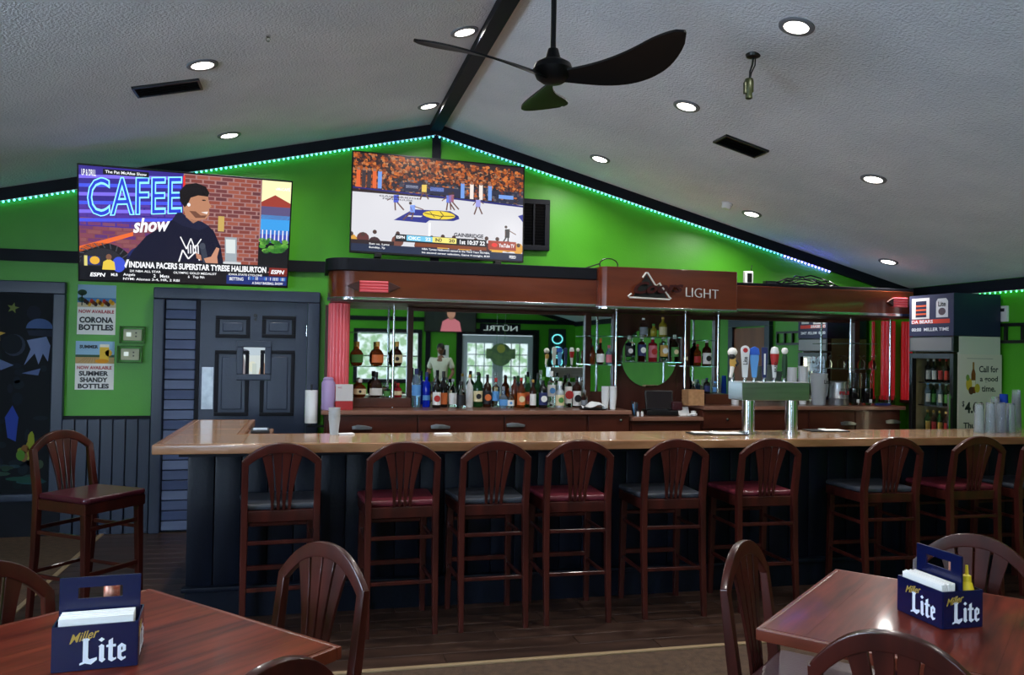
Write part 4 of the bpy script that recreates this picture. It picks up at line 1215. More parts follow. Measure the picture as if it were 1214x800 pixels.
CG = 'mahogany dining chairs'
cproto = make_chair('dining_chair', 'x', 'chair', .455, .915, .45, .43, m_seat_dkred, 4, False, CG)
def chair_at(c, ang, dist, label, first=False, twist=0.0):
    """chair whose back stands dist from the table centre in direction ang, facing the table"""
    dv = Vector((math.cos(ang), math.sin(ang)))
    p = c + dv * (dist - .25)
    rz = ang + PI - PI / 2 + twist
    if first:
        cproto.location, cproto.rotation_euler = (p.x, p.y, 0), (0, 0, rz)
        cproto['label'] = label
    else:
        copy_tree(cproto, (p.x, p.y, 0), rz, label)
chair_at(CL, AL + PI / 2, .85, 'mahogany dining chair on the bar side of the left table', True)
chair_at(CL, AL, .745, 'mahogany dining chair at the near right edge of the left table, only its crest showing')
chair_at(CL, AL + PI, .64, 'mahogany dining chair cut off by the left picture edge behind the left table')
chair_at(CR, AR + PI, .67, 'mahogany dining chair seen edge-on at the left side of the right table')
chair_at(CR, AR - PI / 2, .74, 'mahogany dining chair nearest the camera at the right table')
chair_at(CR, AR + PI / 2, .72, 'mahogany dining chair behind the caddy on the far side of the right table')

# ------------------------------------------------------------------ cardboard caddies on the tables
L_ = [(.05, 1), (.2, 1), (.2, .93), (.17, .9), (.17, .27), (.2, .2), (.37, .26), (.37, .16), (.24, .0), (.1, .06), (-.02, 0), (-.02, .07), (.05, .12), (.05, .9), (.01, .94)]
I_ = [(.40, .66), (.47, .74), (.53, .68), (.53, .2), (.57, .15), (.49, .04), (.42, .12), (.42, .62)]
D_ = [(.47, .99), (.54, .91), (.47, .82), (.40, .9)]
T_ = [(.58, .68), (.63, .70), (.63, .85), (.73, .94), (.73, .70), (.80, .70), (.80, .6), (.73, .6), (.73, .22), (.76, .17), (.81, .2), (.81, .13), (.71, .04), (.63, .12), (.63, .6), (.58, .6)]
E_ = [(.84, .16), (.84, .6), (.93, .72), (1.03, .62), (1.03, .42), (.93, .35), (.93, .22), (.97, .17), (1.03, .21), (1.03, .13), (.93, .04)]
def logo(parent, x0, x1, z0, z1, y, fn=None):
    W, H = x1 - x0, z1 - z0
    g = lambda u, v: (x0 + W * (.20 + .78 * u), z0 + H * (.02 + .78 * v))
    for poly in (L_, I_, D_, T_, E_):
        part('brand_letter', MB().prism([g(u, v) for u, v in poly], (y - .0006, y), fn and (lambda a_, b_, yy: fn(a_, yy, b_))), m_letter_white, parent, smooth=False)
    part('brand_letter', MB().prism([g(u, v) for u, v in ((.925, .56), (.955, .58), (.955, .46), (.925, .44))], (y - .0009, y), fn and (lambda a_, b_, yy: fn(a_, yy, b_))), m_lite, parent, smooth=False)
    text('Miller', (x0, x0 + W * .52, z0 + H * .66, z0 + H * .92), m_letter_gold, parent, y, .01, .0006, .35, name='brand_script', tilt=.22, fn=fn)
def caddy(label, loc, rz, mustard):
    t = thing('table_caddy', label, 'caddy', loc, rz, 'navy cardboard caddies on the tables')
    L, D, hf, hp, w = .205, .155, .118, .226, .004
    part('front_wall', MB().box(-L / 2, L / 2, -D / 2, -D / 2 + w, 0, hf), m_lite, t)
    part('rear_wall', MB().box(-L / 2, L / 2, D / 2 - w, D / 2, 0, hf), m_lite, t)
    for s in (-1, 1):
        part('end_wall', MB().box(s * L / 2 - w / 2, s * L / 2 + w / 2, -D / 2 + w, D / 2 - w, 0, hf), m_lite, t)
    part('floor_panel', MB().box(-L / 2 + w, L / 2 - w, -D / 2 + w, D / 2 - w, .0, .006), m_lite, t)
    # handle panel with its slot
    mb = MB()
    z0, z1, a_, b_ = .168, .198, -.055, .055
    mb.box(-L / 2 + .002, L / 2 - .002, -.003, .003, .006, z0).box(-L / 2 + .002, a_, -.003, .003, z0, z1).box(b_, L / 2 - .002, -.003, .003, z0, z1).box(-L / 2 + .002, L / 2 - .002, -.003, .003, z1, hp)
    part('handle_panel', mb, m_lite, t)
    logo(t, -L * .30, L * .36, .012, hf * .86, -D / 2 - .0002)
    logo(t, -D * .40, D * .40, .012, hf * .86, 0, lambda x_, y_, z_: (L / 2 + w / 2 + .0002 - y_, x_, z_))
    R = Matrix.Rotation(rz, 4, 'Z')
    T_w = lambda p: Vector(loc) + R @ Vector(p)
    nw = 'left' if not mustard else 'right'
    n_ = thing('napkin_stack', 'white napkins standing in the caddy on the %s table' % nw, 'napkins', T_w((0, -.042, .007)), rz, 'napkins in the caddies')
    for k in range(9):
        part('napkin', MB().box(-L / 2 + .012, L / 2 - .012, -.026 + k * .0058, -.0212 + k * .0058, 0, .128 + .002 * (k % 3)), m_paper, n_, .0008, seg=1)
    b_ = thing('sauce_bottle', 'red capped sauce bottle seen through the handle slot on the %s table' % nw, 'bottle', T_w((.022, .045, .007)), rz, 'sauce bottles in the caddies')
    part('body', MB().lathe([(0, 0), (.026, 0), (.028, .01), (.028, .09), (.016, .13), (.014, .145), (0, .145)], 18), mat('ketchup_red', (150, 20, 18), .3), b_)
    part('cap', MB().lathe([(.017, .143), (.021, .15), (.021, .178), (.012, .19), (0, .192)], 18), mat('copper_red_cap', (190, 96, 72), .35, .3, c2=(226, 170, 150), scale=(60, 60, 60)), b_)
    if mustard:
        m_mu = mat('mustard_yellow', (226, 200, 40), .35)
        b_ = thing('mustard_bottle', 'yellow squeeze mustard bottle in the caddy on the right table', 'bottle', T_w((.078, .038, .007)), rz)
        part('body', MB().lathe([(0, 0), (.02, 0), (.022, .008), (.022, .11), (.017, .128), (.012, .134), (0, .134)], 18), m_mu, b_)
        part('nozzle', MB().lathe([(.014, .134), (.013, .152), (.006, .156), (.004, .185), (0, .186)], 14), m_mu, b_)
    return t
caddy('navy six-pack style caddy with white lettering on the left table', (-.545, 2.478, .7612), math.radians(5), False)
caddy('navy six-pack style caddy with white lettering on the right table', (2.045, 2.345, .7612), math.radians(-90), True)
# ------------------------------------------------------------------ glass shelves with chrome poles
def px_x(px, Y, py=440):
    return at(px, py, Y=Y).x
def shelf(label, px0, px1, pys, poles, Y0=7.46, Y1=7.685, zf=None):
    a_, b_ = px_x(px0, Y0), px_x(px1, Y0)
    base = ZL if a_ < XC1 - .05 else ZM if b_ < XC2 - .05 else ZR
    t = thing('glass_shelf_unit', label, 'shelf', ((a_ + b_) / 2, Y0, base), 0, 'glass shelves of the back bar')
    zs = []
    for py in pys:
        z = at((px0 + px1) / 2, py, Y=Y0).z
        zs.append(z)
        part('glass_shelf', MB().box(a_ - (a_ + b_) / 2, b_ - (a_ + b_) / 2, 0, Y1 - Y0, z - base - .008, z - base), m_shelfglass, t, .001, seg=1)
    for px, yy in poles:
        x = px_x(px, yy) - (a_ + b_) / 2
        part('pole', MB().cyl((x, yy - Y0, .0), (x, yy - Y0, ZK0 - .032 - base), .011, n=12), m_chrome, t)
    return zs
sh1 = shelf('glass shelves with whiskey bottles beside the pink fluted column', 415, 482, (434, 394), [(466, 7.44)])
sh2 = shelf('short glass shelf left of the round mirror with a chrome pole', 700, 736, (432, 398), [(730, 7.42)])
sh3 = shelf('glass shelves across the round mirror', 738, 808, (429, 399), [])
sh4 = shelf('short glass shelf right of the round mirror with chrome poles', 815, 850, (434, 403), [(812, 7.44), (851, 7.42)])
sh5 = shelf('glass shelves with goblets beside the red fluted columns', 1000, 1040, (437, 407), [(1008, 7.44), (1055, 7.38)], 7.42)

# ------------------------------------------------------------------ bottles
g_clear = m_clear
g_amber = mat('amber_glass', (150, 70, 20), .06, trans=.75, ior=1.3)
g_green = mat('green_glass', (30, 96, 40), .06, trans=.7, ior=1.3)
g_dark = mat('near_black_glass', (18, 16, 16), .08)
g_brown = mat('dark_brown_glass', (54, 24, 12), .07, trans=.35, ior=1.3)
g_blue = mat('cobalt_glass', (16, 44, 190), .08, trans=.3, ior=1.3)
g_pale = mat('pale_blue_glass', (170, 200, 220), .06, trans=.8, ior=1.3)
g_white = mat('white_bottle', (214, 216, 216), .25)
g_red = mat('red_liquid_glass', (170, 40, 50), .07, trans=.5, ior=1.3)
g_yellow = mat('yellow_liquid_glass', (200, 180, 60), .07, trans=.6, ior=1.3)
g_silver = mat('silvery_glass', (190, 196, 200), .12, .5)
def C(name, c):
    return mat('label_' + name, c, .55)
c_white, c_cream, c_black, c_navy, c_red, c_gold, c_orange, c_blue, c_green, c_pink, c_grey = (C('white', (226, 226, 222)), C('cream', (220, 204, 160)), C('black', (24, 24, 28)), C('navy', (30, 40, 90)),
    C('red', (170, 40, 40)), C('gold', (190, 150, 70)), C('orange', (206, 106, 50)), C('blue', (90, 150, 210)), C('green', (70, 130, 60)), C('pink', (200, 110, 120)), C('grey', (130, 134, 140)))
PROF = {
    'spirit': ([(0, 0), (.93, 0), (1, .02), (1, .58), (.9, .66), (.42, .745), (.36, .78), (.34, .92)], .36, .90),
    'vodka': ([(0, 0), (.95, 0), (1, .015), (1, .66), (.92, .70), (.42, .74), (.36, .77), (.36, .90)], .40, .86),
    'wine': ([(0, 0), (.95, 0), (1, .02), (1, .54), (.86, .62), (.44, .72), (.36, .78), (.36, .97)], .40, .80),
    'round': ([(0, 0), (.6, 0), (.9, .09), (1, .25), (.93, .42), (.6, .56), (.3, .62), (.28, .85)], .30, .82),
    'squat': ([(0, 0), (.95, 0), (1, .02), (1, .52), (.88, .63), (.45, .71), (.40, .88)], .44, .84),
    'crown': ([(0, 0), (.66, 0), (.86, .08), (1, .34), (.96, .5), (.62, .64), (.3, .69), (.28, .82)], .32, .80),
    'water': ([(0, 0), (.9, 0), (1, .03), (.94, .12), (1, .16), (.94, .3), (1, .34), (1, .6), (.9, .72), (.45, .84), (.42, .90)], .46, .86),
}
def arc_label(r, z0, z1, sy, a0=-PI * .92, a1=-PI * .08, n=10):
    vs, fs = [], []
    for i in range(n + 1):
        q = a0 + (a1 - a0) * i / n
        for z in (z0, z1):
            vs.append((r * math.cos(q), r * math.sin(q) * sy, z))
    for i in range(n):
        fs.append((2 * i, 2 * i + 2, 2 * i + 3, 2 * i + 1))
    return MB().add(vs, fs)
def bottle(label, loc, h, r, kind, glass, cap, lab=None, band=(.12, .48), spot=None, name='liquor_bottle', group='liquor bottles of the back bar'):
    prof, rc, zc_ = PROF[kind]
    sy = .55 if kind == 'crown' else 1.0
    t = thing(name, label, 'bottle', loc, 0, group)
    part('glass_body', MB().lathe([(a_ * r, b_ * h) for a_, b_ in prof], 20, sy=sy), glass, t)
    rr = rc * r
    part('cap', MB().lathe([(rr, zc_ * h), (rr * 1.04, zc_ * h + .004), (rr * 1.04, h - .004), (rr * .9, h), (0, h)], 14), cap, t)
    if lab:
        l_ = part('front_label', arc_label(r * 1.012, band[0] * h, band[1] * h, sy), lab, t)
        if spot:
            z = (band[0] + band[1]) / 2 * h
            w_ = (band[1] - band[0]) * h * .26
            part('emblem', MB().add([(w_ * math.cos(i * PI / 6), -r * sy * 1.03 - .001, z + w_ * math.sin(i * PI / 6)) for i in range(12)], [tuple(range(12))]), spot, l_)
    return t
def bottles(Y, zb, rows, place):
    for (px, ytop, wpx, kind, glass, cap, lab, band, spot, desc) in rows:
        q = at(px, ytop, Y=Y)
        dep = (Vector((q.x, q.y, q.z)) - Vector((0, 0, EYE))).dot(_f)
        r = wpx / 2 * dep / FPX
        bottle(desc + place, (q.x, Y, zb + .001), q.z - zb, r, kind, glass, cap, lab, band, spot)
k_ = m_blackpl
B1, B2, B3, B4 = (.10, .50), (.16, .44), (.28, .52), (.08, .40)
bottles(7.50, ZL, [
    (494, 437, 11, 'water', g_pale, c_navy, c_blue, (.30, .58), None, 'plastic water bottle with blue label and navy cap'),
    (506, 441, 9, 'vodka', g_blue, c_navy, c_blue, (.2, .34), None, 'cobalt blue vodka bottle'),
    (526, 440, 10, 'wine', g_dark, k_, c_orange, B4, None, 'dark wine bottle with low orange label'),
    (537, 449, 10, 'spirit', g_clear, c_grey, c_white, B1, None, 'clear bottle with plain white label beside the dark wine bottle'),
    (557, 444, 8.5, 'spirit', g_white, c_gold, None, B1, None, 'opaque white bottle with gold cap'),
    (567, 441, 11, 'spirit', g_green, k_, c_cream, (.16, .46), c_black, 'dark green whiskey bottle with cream label and black seal'),
    (578, 444, 10, 'spirit', g_brown, k_, c_black, B1, c_orange, 'brown bottle with round orange emblem'),
    (588, 448, 9, 'vodka', g_clear, c_red, c_blue, (.22, .55), None, 'clear bottle with pale blue label and red cap'),
    (610, 446, 9, 'spirit', g_amber, k_, None, B1, None, 'plain amber whiskey bottle without label'),
    (626, 447, 10, 'wine', g_green, c_green, c_orange, B1, c_red, 'green bottle with orange label and red seal'),
    (638, 442, 8, 'wine', g_green, k_, None, B1, None, 'slim dark green bottle without label'),
    (654, 440, 10, 'vodka', g_clear, c_white, c_white, (.3, .62), c_blue, 'tall clear vodka bottle with white label and blue seal'),
    (674, 443, 9, 'vodka', g_clear, c_black, c_white, (.12, .62), c_red, 'tall clear bottle with large white label and red seal'),
    (684, 446, 10.5, 'vodka', g_brown, k_, c_white, (.05, .52), c_black, 'brown whiskey bottle with large white label and black circle'),
], ' on the back counter')
bottles(7.38, ZL, [
    (518, 446, 10, 'spirit', g_dark, k_, c_white, B1, c_red, 'black bottle with white label and red seal'),
    (547, 452, 11, 'squat', g_clear, k_, c_black, B1, None, 'squat clear bottle with black label'),
    (597, 458, 11, 'round', g_pale, c_grey, c_blue, (.12, .4), None, 'round pale bottle with blue label'),
    (605, 460, 10, 'round', g_clear, c_grey, c_white, (.12, .4), c_blue, 'round clear bottle with white label and blue seal'),
    (618, 448, 10, 'spirit', g_amber, c_red, c_orange, B1, c_cream, 'amber bourbon bottle with orange label and red cap'),
    (632, 450, 8, 'spirit', g_brown, c_gold, c_white, B1, None, 'brown bottle with white label and gold cap'),
    (644, 447, 10.5, 'spirit', g_dark, c_green, c_navy, B1, c_white, 'black bottle with navy label and white seal'),
    (664, 452, 11, 'squat', g_silver, c_white, c_cream, B1, c_green, 'squat silvery tequila bottle with cream label'),
    (693, 462, 8, 'squat', g_clear, c_grey, c_grey, B2, None, 'small clear bottle with grey label'),
], ' at the front of the back counter')
zt_ = ZL + .086
bottles(7.53, zt_, [
    (427, 449, 15, 'crown', g_amber, c_white, c_cream, (.16, .46), c_black, 'wide amber bottle, cream label'),
    (446, 441, 15, 'crown', g_brown, k_, c_white, (.08, .36), None, 'wide dark brown bottle with low white label'),
    (459, 456, 8, 'squat', g_clear, c_grey, c_green, B1, None, 'small clear bottle with green label'),
    (472, 454, 9, 'squat', g_red, c_red, c_cream, B2, None, 'small red liqueur bottle with cream label'),
], ' on the left niche step')
bottles(7.54, sh1[0], [
    (424, 405, 14, 'crown', g_amber, c_gold, c_green, (.14, .46), None, 'flat amber whiskey bottle with green label'),
    (448, 405, 14, 'crown', g_amber, c_gold, c_orange, (.14, .46), None, 'flat amber whiskey bottle with orange label'),
    (471, 405, 13, 'crown', g_brown, c_gold, c_cream, (.14, .46), c_black, 'flat brown whiskey bottle with cream label'),
], ' on the left glass shelf')
bottles(7.55, sh2[0], [
    (703, 409, 6, 'spirit', g_amber, k_, None, B1, None, 'slim amber bottle'),
    (712, 401, 10, 'round', g_brown, c_orange, c_white, (.08, .4), None, 'brown long-necked brandy bottle with white label'),
    (722, 409, 8, 'squat', g_pale, c_pink, c_pink, B1, None, 'pale bottle with pink label'),
], ' on the shelf left of the round mirror')
bottles(7.55, sh3[0], [
    (746, 398, 10, 'vodka', g_clear, c_white, c_black, (.22, .6), c_white, 'clear vodka bottle with black label and white seal'),
    (761, 397, 10.5, 'vodka', g_clear, c_white, c_navy, (.22, .64), c_white, 'clear vodka bottle with navy label and white seal'),
    (774, 398, 10.5, 'vodka', g_red, c_white, c_pink, (.16, .62), c_red, 'red flavoured vodka bottle with pink label'),
    (787, 397, 10.5, 'vodka', g_clear, c_white, c_gold, (.2, .62), c_white, 'clear vodka bottle with gold label'),
    (800, 397, 10, 'vodka', g_clear, c_white, c_green, (.2, .55), c_cream, 'clear vodka bottle with green label'),
], ' on the round mirror shelf')
bottles(7.55, sh3[1], [
    (763, 377, 10, 'spirit', g_clear, c_white, c_grey, B1, None, 'clear bottle with grey label'),
    (786, 376, 10, 'spirit', g_yellow, c_gold, c_cream, B1, None, 'yellow liqueur bottle with cream label'),
    (775, 384, 8, 'squat', g_yellow, c_green, None, B1, None, 'small pale yellow bottle'),
], ' on the top shelf before the round mirror')
bottles(7.55, sh4[0], [
    (827, 408, 9, 'spirit', g_amber, c_red, c_red, B2, None, 'reddish amber bottle with red label'),
    (838, 403, 11, 'spirit', g_brown, c_white, c_white, (.08, .5), c_black, 'brown bottle with white label and black seal'),
], ' on the shelf right of the round mirror')
bottles(7.58, ZR, [
    (822, 452, 7, 'spirit', g_clear, c_white, c_black, B1, None, 'small clear bottle with black label'),
], ' behind the stack of coasters')
bottles(7.50, ZR + .10, [
    (838, 448, 8, 'spirit', g_dark, c_navy, c_navy, B1, None, 'small dark bottle with navy label'),
    (848, 452, 7, 'squat', g_pale, c_blue, c_blue, B1, None, 'small pale blue bottle'),
], ' on the wooden block beside the tap tower')
q = at(805 + 7, 428, Y=7.53)
q1 = at(812, 399, Y=7.53)
t = thing('bottle_carton', 'tall brown gift carton for a bottle at the right end of the round mirror shelf', 'carton', (px_x(811, 7.53), 7.53, sh3[0] + .001))
part('box', MB().box(-.03, .03, -.03, .03, 0, q1.z - sh3[0]), mat('brown_carton', (84, 40, 28), .45), t, .003)
part('front_label', MB().box(-.024, .024, -.0312, -.030, .02, .055), c_cream, t)
part('crest', MB().box(-.012, .012, -.0312, -.030, .09, .13), c_gold, t)

# ------------------------------------------------------------------ small things on the back counter
q = at(389, 487, Y=7.16)
t = thing('insulated_jug', 'lilac insulated jug with handle at the left end of the back counter', 'jug', (at(389, 470, Y=7.16).x, 7.16, ZL + .001))
m_lilac = mat('lilac_enamel', (176, 150, 196), .35)
part('body', MB().lathe([(0, 0), (.052, 0), (.056, .01), (.056, .225), (.045, .245), (0, .245)], 28), m_lilac, t)
part('lid', MB().lathe([(.042, .245), (.044, .262), (.03, .275), (0, .276)], 24), m_lilac, t)
part('handle', MB().tube([(.052, 0, .21), (.085, 0, .20), (.092, 0, .15), (.085, 0, .09), (.054, 0, .075)], .008, 8), m_lilac, t)
t = thing('card_holder', 'white and red cardboard box beside the lilac jug', 'box', (at(408, 470, Y=7.16).x, 7.16, ZL + .001))
part('upper_panel', MB().box(-.072, .072, -.03, .03, .075, .215), C('offwhite', (206, 200, 198)), t, .002)
part('lower_panel', MB().box(-.072, .072, -.031, .031, 0, .075), c_red, t, .002)
text('WHITE', (-.055, -.02, .18, .195), m_letter_red, t, -.0302)
# paper towel roll on a bracket at the end of the cabinet
qx = at(369, 480, Y=7.14).x
z0_, z1_ = at(369, 502, Y=7.14).z, at(369, 463, Y=7.14).z
t = thing('paper_towel_roll', 'white paper towel roll upright on a bracket beside the back bar', 'paper towel', (qx, 7.2, z0_))
part('roll', MB().lathe([(.018, 0), (.052, 0), (.052, z1_ - z0_), (.018, z1_ - z0_)], 28), m_paper, t)
part('spindle', MB().cyl((0, 0, -.03), (0, 0, z1_ - z0_ + .05), .008), m_blackpl, t)
part('bracket', MB().box(-.03, .128 - qx, -.02, .02, -.035, -.02), m_blackpl, t)
# white cups, towels, cutlery, register, papers
def cup_profile(r, h, n_):
    pr = [(0, 0), (r * .72, 0)]
    for i in range(n_):
        z = h + i * .012
        pr += [(r * .98, z - .004), (r * 1.06, z - .002), (r * 1.06, z + .003), (r * .98, z + .004)]
    return pr + [(r * .9, h + n_ * .012 - .008), (r * .7, .02 + n_ * .008), (0, .02 + n_ * .008)]
def cup_stack(label, loc, r, h, n_, m, name='cup_stack', group=None, invert=False):
    t = thing(name, label, 'cups', loc, 0, group)
    if not invert:
        part('lowest_cup', MB().lathe([(0, 0), (r * .72, 0), (r * .98, h - .004), (r * 1.05, h - .002), (r * 1.05, h + .003), (r * .96, h + .002)], 20, close=False), m, t)
        for i in range(1, n_):
            z = h + i * .014
            part('cup_rim', MB().lathe([(r * .955, z - .012), (r * .98, z - .004), (r * 1.05, z - .002), (r * 1.05, z + .003), (r * .96, z + .002), (r * .9, z - .03)], 20, close=False), m, t)
    else:
        part('cup', MB().lathe([(r, 0), (r * 1.02, .004), (r * .80, h - .006), (r * .74, h), (0, h), (0, h - .008), (r * .72, h - .010), (r * .95, .002)], 24, close=False), m, t)
        for i in range(1, n_):
            z = i * .02
            part('cup', MB().lathe([(r, z), (r * 1.02, z + .004), (r * .80, h + z - .006), (r * .74, h + z), (0, h + z)], 24, close=False), m, t)
    return t
for px, lb in ((718, 'left stack of white foam cups beside the folded towel'), (727, 'right stack of white foam cups beside the chrome pole')):
    cup_stack(lb, (px_x(px, 7.2), 7.2, ZL + .001), .035, .11, 8, m_white, group='white foam cup stacks')
t = thing('bar_towel', 'white crumpled towel on a dark tray next to the bottles', 'towel', (px_x(704, 7.2), 7.2, ZL + .001))
part('tray', MB().lathe([(0, 0), (.12, 0), (.135, .012), (.128, .012), (.115, .005), (0, .005)], 28), m_blackpl, t)
vs, fs, N = [], [], 12
for i in range(N + 1):
    for j in range(N + 1):
        x, y = (i / N - .5) * .2, (j / N - .5) * .15
        vs.append((x, y, .006 + max(0, .055 * math.exp(-((x - .02) ** 2 + y * y) / .006) + .016 * math.sin(40 * x + 3) * math.cos(55 * y) + .012)))
for i in range(N):
    for j in range(N):
        a_ = i * (N + 1) + j
        fs.append((a_, a_ + N + 1, a_ + N + 2, a_ + 1))
part('cloth', MB().add(vs, fs), m_paper, t)
t = thing('pen_cup', 'small glass cup of pens and openers beside the register', 'pen cup', (px_x(753, 7.2), 7.2, (ZL if px_x(753, 7.2) < XC1 - .04 else ZM) + .001))
part('cup', MB().lathe([(0, 0), (.03, 0), (.034, .07), (.032, .07), (.028, .004), (0, .004)], 18), m_clear, t)
for i, m in enumerate((c_navy, c_grey, c_black, c_blue, m_chrome)):
    q = i * 1.25
    part('pen', MB().cyl((.01 * math.cos(q), .01 * math.sin(q), .006), (.028 * math.cos(q), .028 * math.sin(q), .11 + .015 * (i % 3)), .006, n=8), m, t)
t = thing('cash_register', 'black till terminal on the low middle worktop', 'register', (px_x(783, 7.3), 7.3, ZM + .001), -.15)
part('base', MB().box(-.15, .15, -.11, .13, 0, .05), m_blackpl, t, .01)
part('screen_housing', MB().obox((-.01, .0, .14), (.27, .03, .19), Matrix.Rotation(-.3, 3, 'X')), m_blackpl, t, .008)
part('screen', MB().obox((-.01, -.017, .143), (.245, .002, .165), Matrix.Rotation(-.3, 3, 'X')), mat('dark_screen', (30, 24, 24), .12), t)
part('keypad', MB().obox((-.03, -.085, .055), (.16, .06, .012), Matrix.Rotation(.15, 3, 'X')), m_dark, t, .003)
part('printer', MB().box(.10, .20, -.07, .06, .05, .13), mat('maroon_plastic', (58, 16, 22), .4), t, .012)
t = thing('receipt_paper', 'white receipt papers beside the till', 'paper', (px_x(812, 7.2), 7.2, ZM + .001))
part('sheet', MB().obox((0, .02, .04), (.11, .003, .09), Matrix.Rotation(-.5, 3, 'X')), m_paper, t)
part('crumpled_slip', MB().lathe([(0, 0), (.03, .004), (.036, .02), (.02, .035), (.028, .045), (0, .05)], 9, (.075, -.04, 0)), m_paper, t)
part('crumpled_slip', MB().lathe([(0, 0), (.02, .003), (.026, .014), (.012, .024), (0, .028)], 8, (.02, -.06, 0)), m_paper, t)
for k, px in enumerate((757, 762)):
    t = thing('shaker', ('left', 'right')[k] + ' tiny white shaker in front of the till', 'shaker', (px_x(px, 7.14), 7.14, ZM + .001), 0, 'tiny white shakers')
    part('body', MB().lathe([(0, 0), (.012, 0), (.013, .03), (.009, .045), (0, .045)], 12), m_white, t)
    part('lid', MB().lathe([(.0095, .045), (.01, .055), (0, .058)], 12), m_chrome, t)
m_cork = mat('coaster_board', (176, 128, 88), .7, c2=(196, 148, 104), scale=(30, 30, 30))
t = thing('coaster_stack', 'stack of tan square coasters at the end of the right worktop', 'coasters', (px_x(822, 7.2), 7.2, ZR + .001), .1)
for i in range(14):
    part('coaster', MB().box(-.085 + random.uniform(-.004, .004), .085, -.06, .06, i * .0105, i * .0105 + .0095), m_cork, t)

# white cups, pitchers, bucket, glasses on the right worktop
YG = 7.36
for px, top_, lb in ((939, 434, 'left stack of white plastic cups behind the tap tower'), (952, 432, 'right stack of white plastic cups behind the tap tower')):
    z1_ = at(px, top_, Y=YG).z - ZR
    cup_stack(lb, (px_x(px, YG), YG, ZR + .001), .047, .14, max(2, int((z1_ - .14) / .014)), m_white, group='white plastic cup stacks')
cup_stack('short stack of white cups just right of the wooden block', (px_x(872, 7.3), 7.3, ZR + .001), .045, .12, 3, m_white)
m_frost = mat('frosted_plastic', (214, 218, 220), .3, trans=.5, ior=1.2)
t = thing('beer_pitcher', 'tall frosted plastic pitcher with black lettering beside the bucket', 'pitcher', (px_x(971, 7.28), 7.28, ZR + .001))
part('body', MB().lathe([(0, 0), (.06, 0), (.064, .01), (.082, .30), (.084, .31), (.078, .31), (.06, .012), (0, .012)], 28), m_frost, t)
part('handle', MB().tube([(.075, .02, .27), (.12, .04, .26), (.13, .045, .18), (.11, .035, .09), (.066, .02, .07)], .011, 8), m_frost, t)
text('Lite', (.005, .07, .21, .25), m_letter_black, t, -.082, .02)
t = thing('metal_bucket', 'galvanised beer bucket with red lettering on the right worktop', 'bucket', (px_x(994.5, 7.26), 7.26, ZR + .001))
part('pail', MB().lathe([(0, 0), (.095, 0), (.098, .008), (.094, .06), (.097, .065), (.093, .07), (.086, .18), (.082, .225), (.087, .232), (.083, .236), (.077, .23), (.08, .2), (.09, .01), (0, .01)], 32), m_galv, t)
part('bail', MB().tube([(.088 * math.cos(q * PI / 10), -.02 * math.sin(q * PI / 10) - .0, .215 - .05 * math.sin(q * PI / 10)) for q in range(11)], .003, 6), m_chrome, t)
text('ICE COLD', (-.04, .04, .15, .165), m_letter_black, t, -.0905)
text('PILS', (-.055, .055, .105, .14), m_letter_red, t, -.0935, .03)
for k, px in enumerate((1013, 1028)):
    t = thing('tall_glass', ('left', 'right') [k] + ' tall branded glass with dark band on the right worktop', 'glass', (px_x(px, 7.26), 7.26, ZR + .001), 0, 'tall branded glasses')
    part('bowl', MB().lathe([(0, 0), (.036, 0), (.05, .02), (.058, .08), (.056, .2), (.058, .32), (.054, .32), (.052, .2), (.054, .08), (.046, .024), (0, .012)], 28), m_clear, t)
    part('dark_band', MB().lathe([(.047, .02), (.0585, .08), (.0572, .165)], 28, close=False), g_dark, t)
    part('emblem', MB().box(-.016, .016, -.062, -.058, .025, .06), c_white, t)
for k, (px, Y_, zb, nm) in enumerate(((1006, 7.52, sh5[0], 'first'), (1021, 7.52, sh5[0], 'second'), (1034, 7.52, sh5[0], 'third'))):
    t = thing('stem_glass', nm + ' of the stem glasses from the left on the goblet shelf', 'glass', (px_x(px, Y_), Y_, zb + .001), 0, 'stem glasses')
    part('bowl', MB().lathe([(.033, 0), (.038, .05), (.022, .085), (.005, .095), (.004, .12), (.034, .128), (.034, .131), (0, .131)], 20, close=False), m_clear, t)
for k, (px, nm) in enumerate(((1040, 'left'), (1049, 'middle'), (1058, 'right'))):
    t = thing('shot_glass', nm + ' small tinted glass in front of the red column', 'glass', (px_x(px, 7.34), 7.34, ZR + .001), 0, 'small tinted glasses')
    part('bowl', MB().lathe([(0, 0), (.022, 0), (.03, .09), (.028, .09), (.02, .012), (0, .012)], 18), m_clear, t)
t = thing('blue_cloth', 'folded blue cloth on the right worktop edge', 'cloth', (px_x(1047, 7.2), 7.2, ZR + .001))
part('fold', MB().box(-.07, .07, -.04, .04, 0, .012), C('cloth_blue', (50, 60, 120)), t, .004)
part('fold', MB().box(-.06, .065, -.035, .035, .0125, .022), C('cloth_blue', (50, 60, 120)), t, .004)

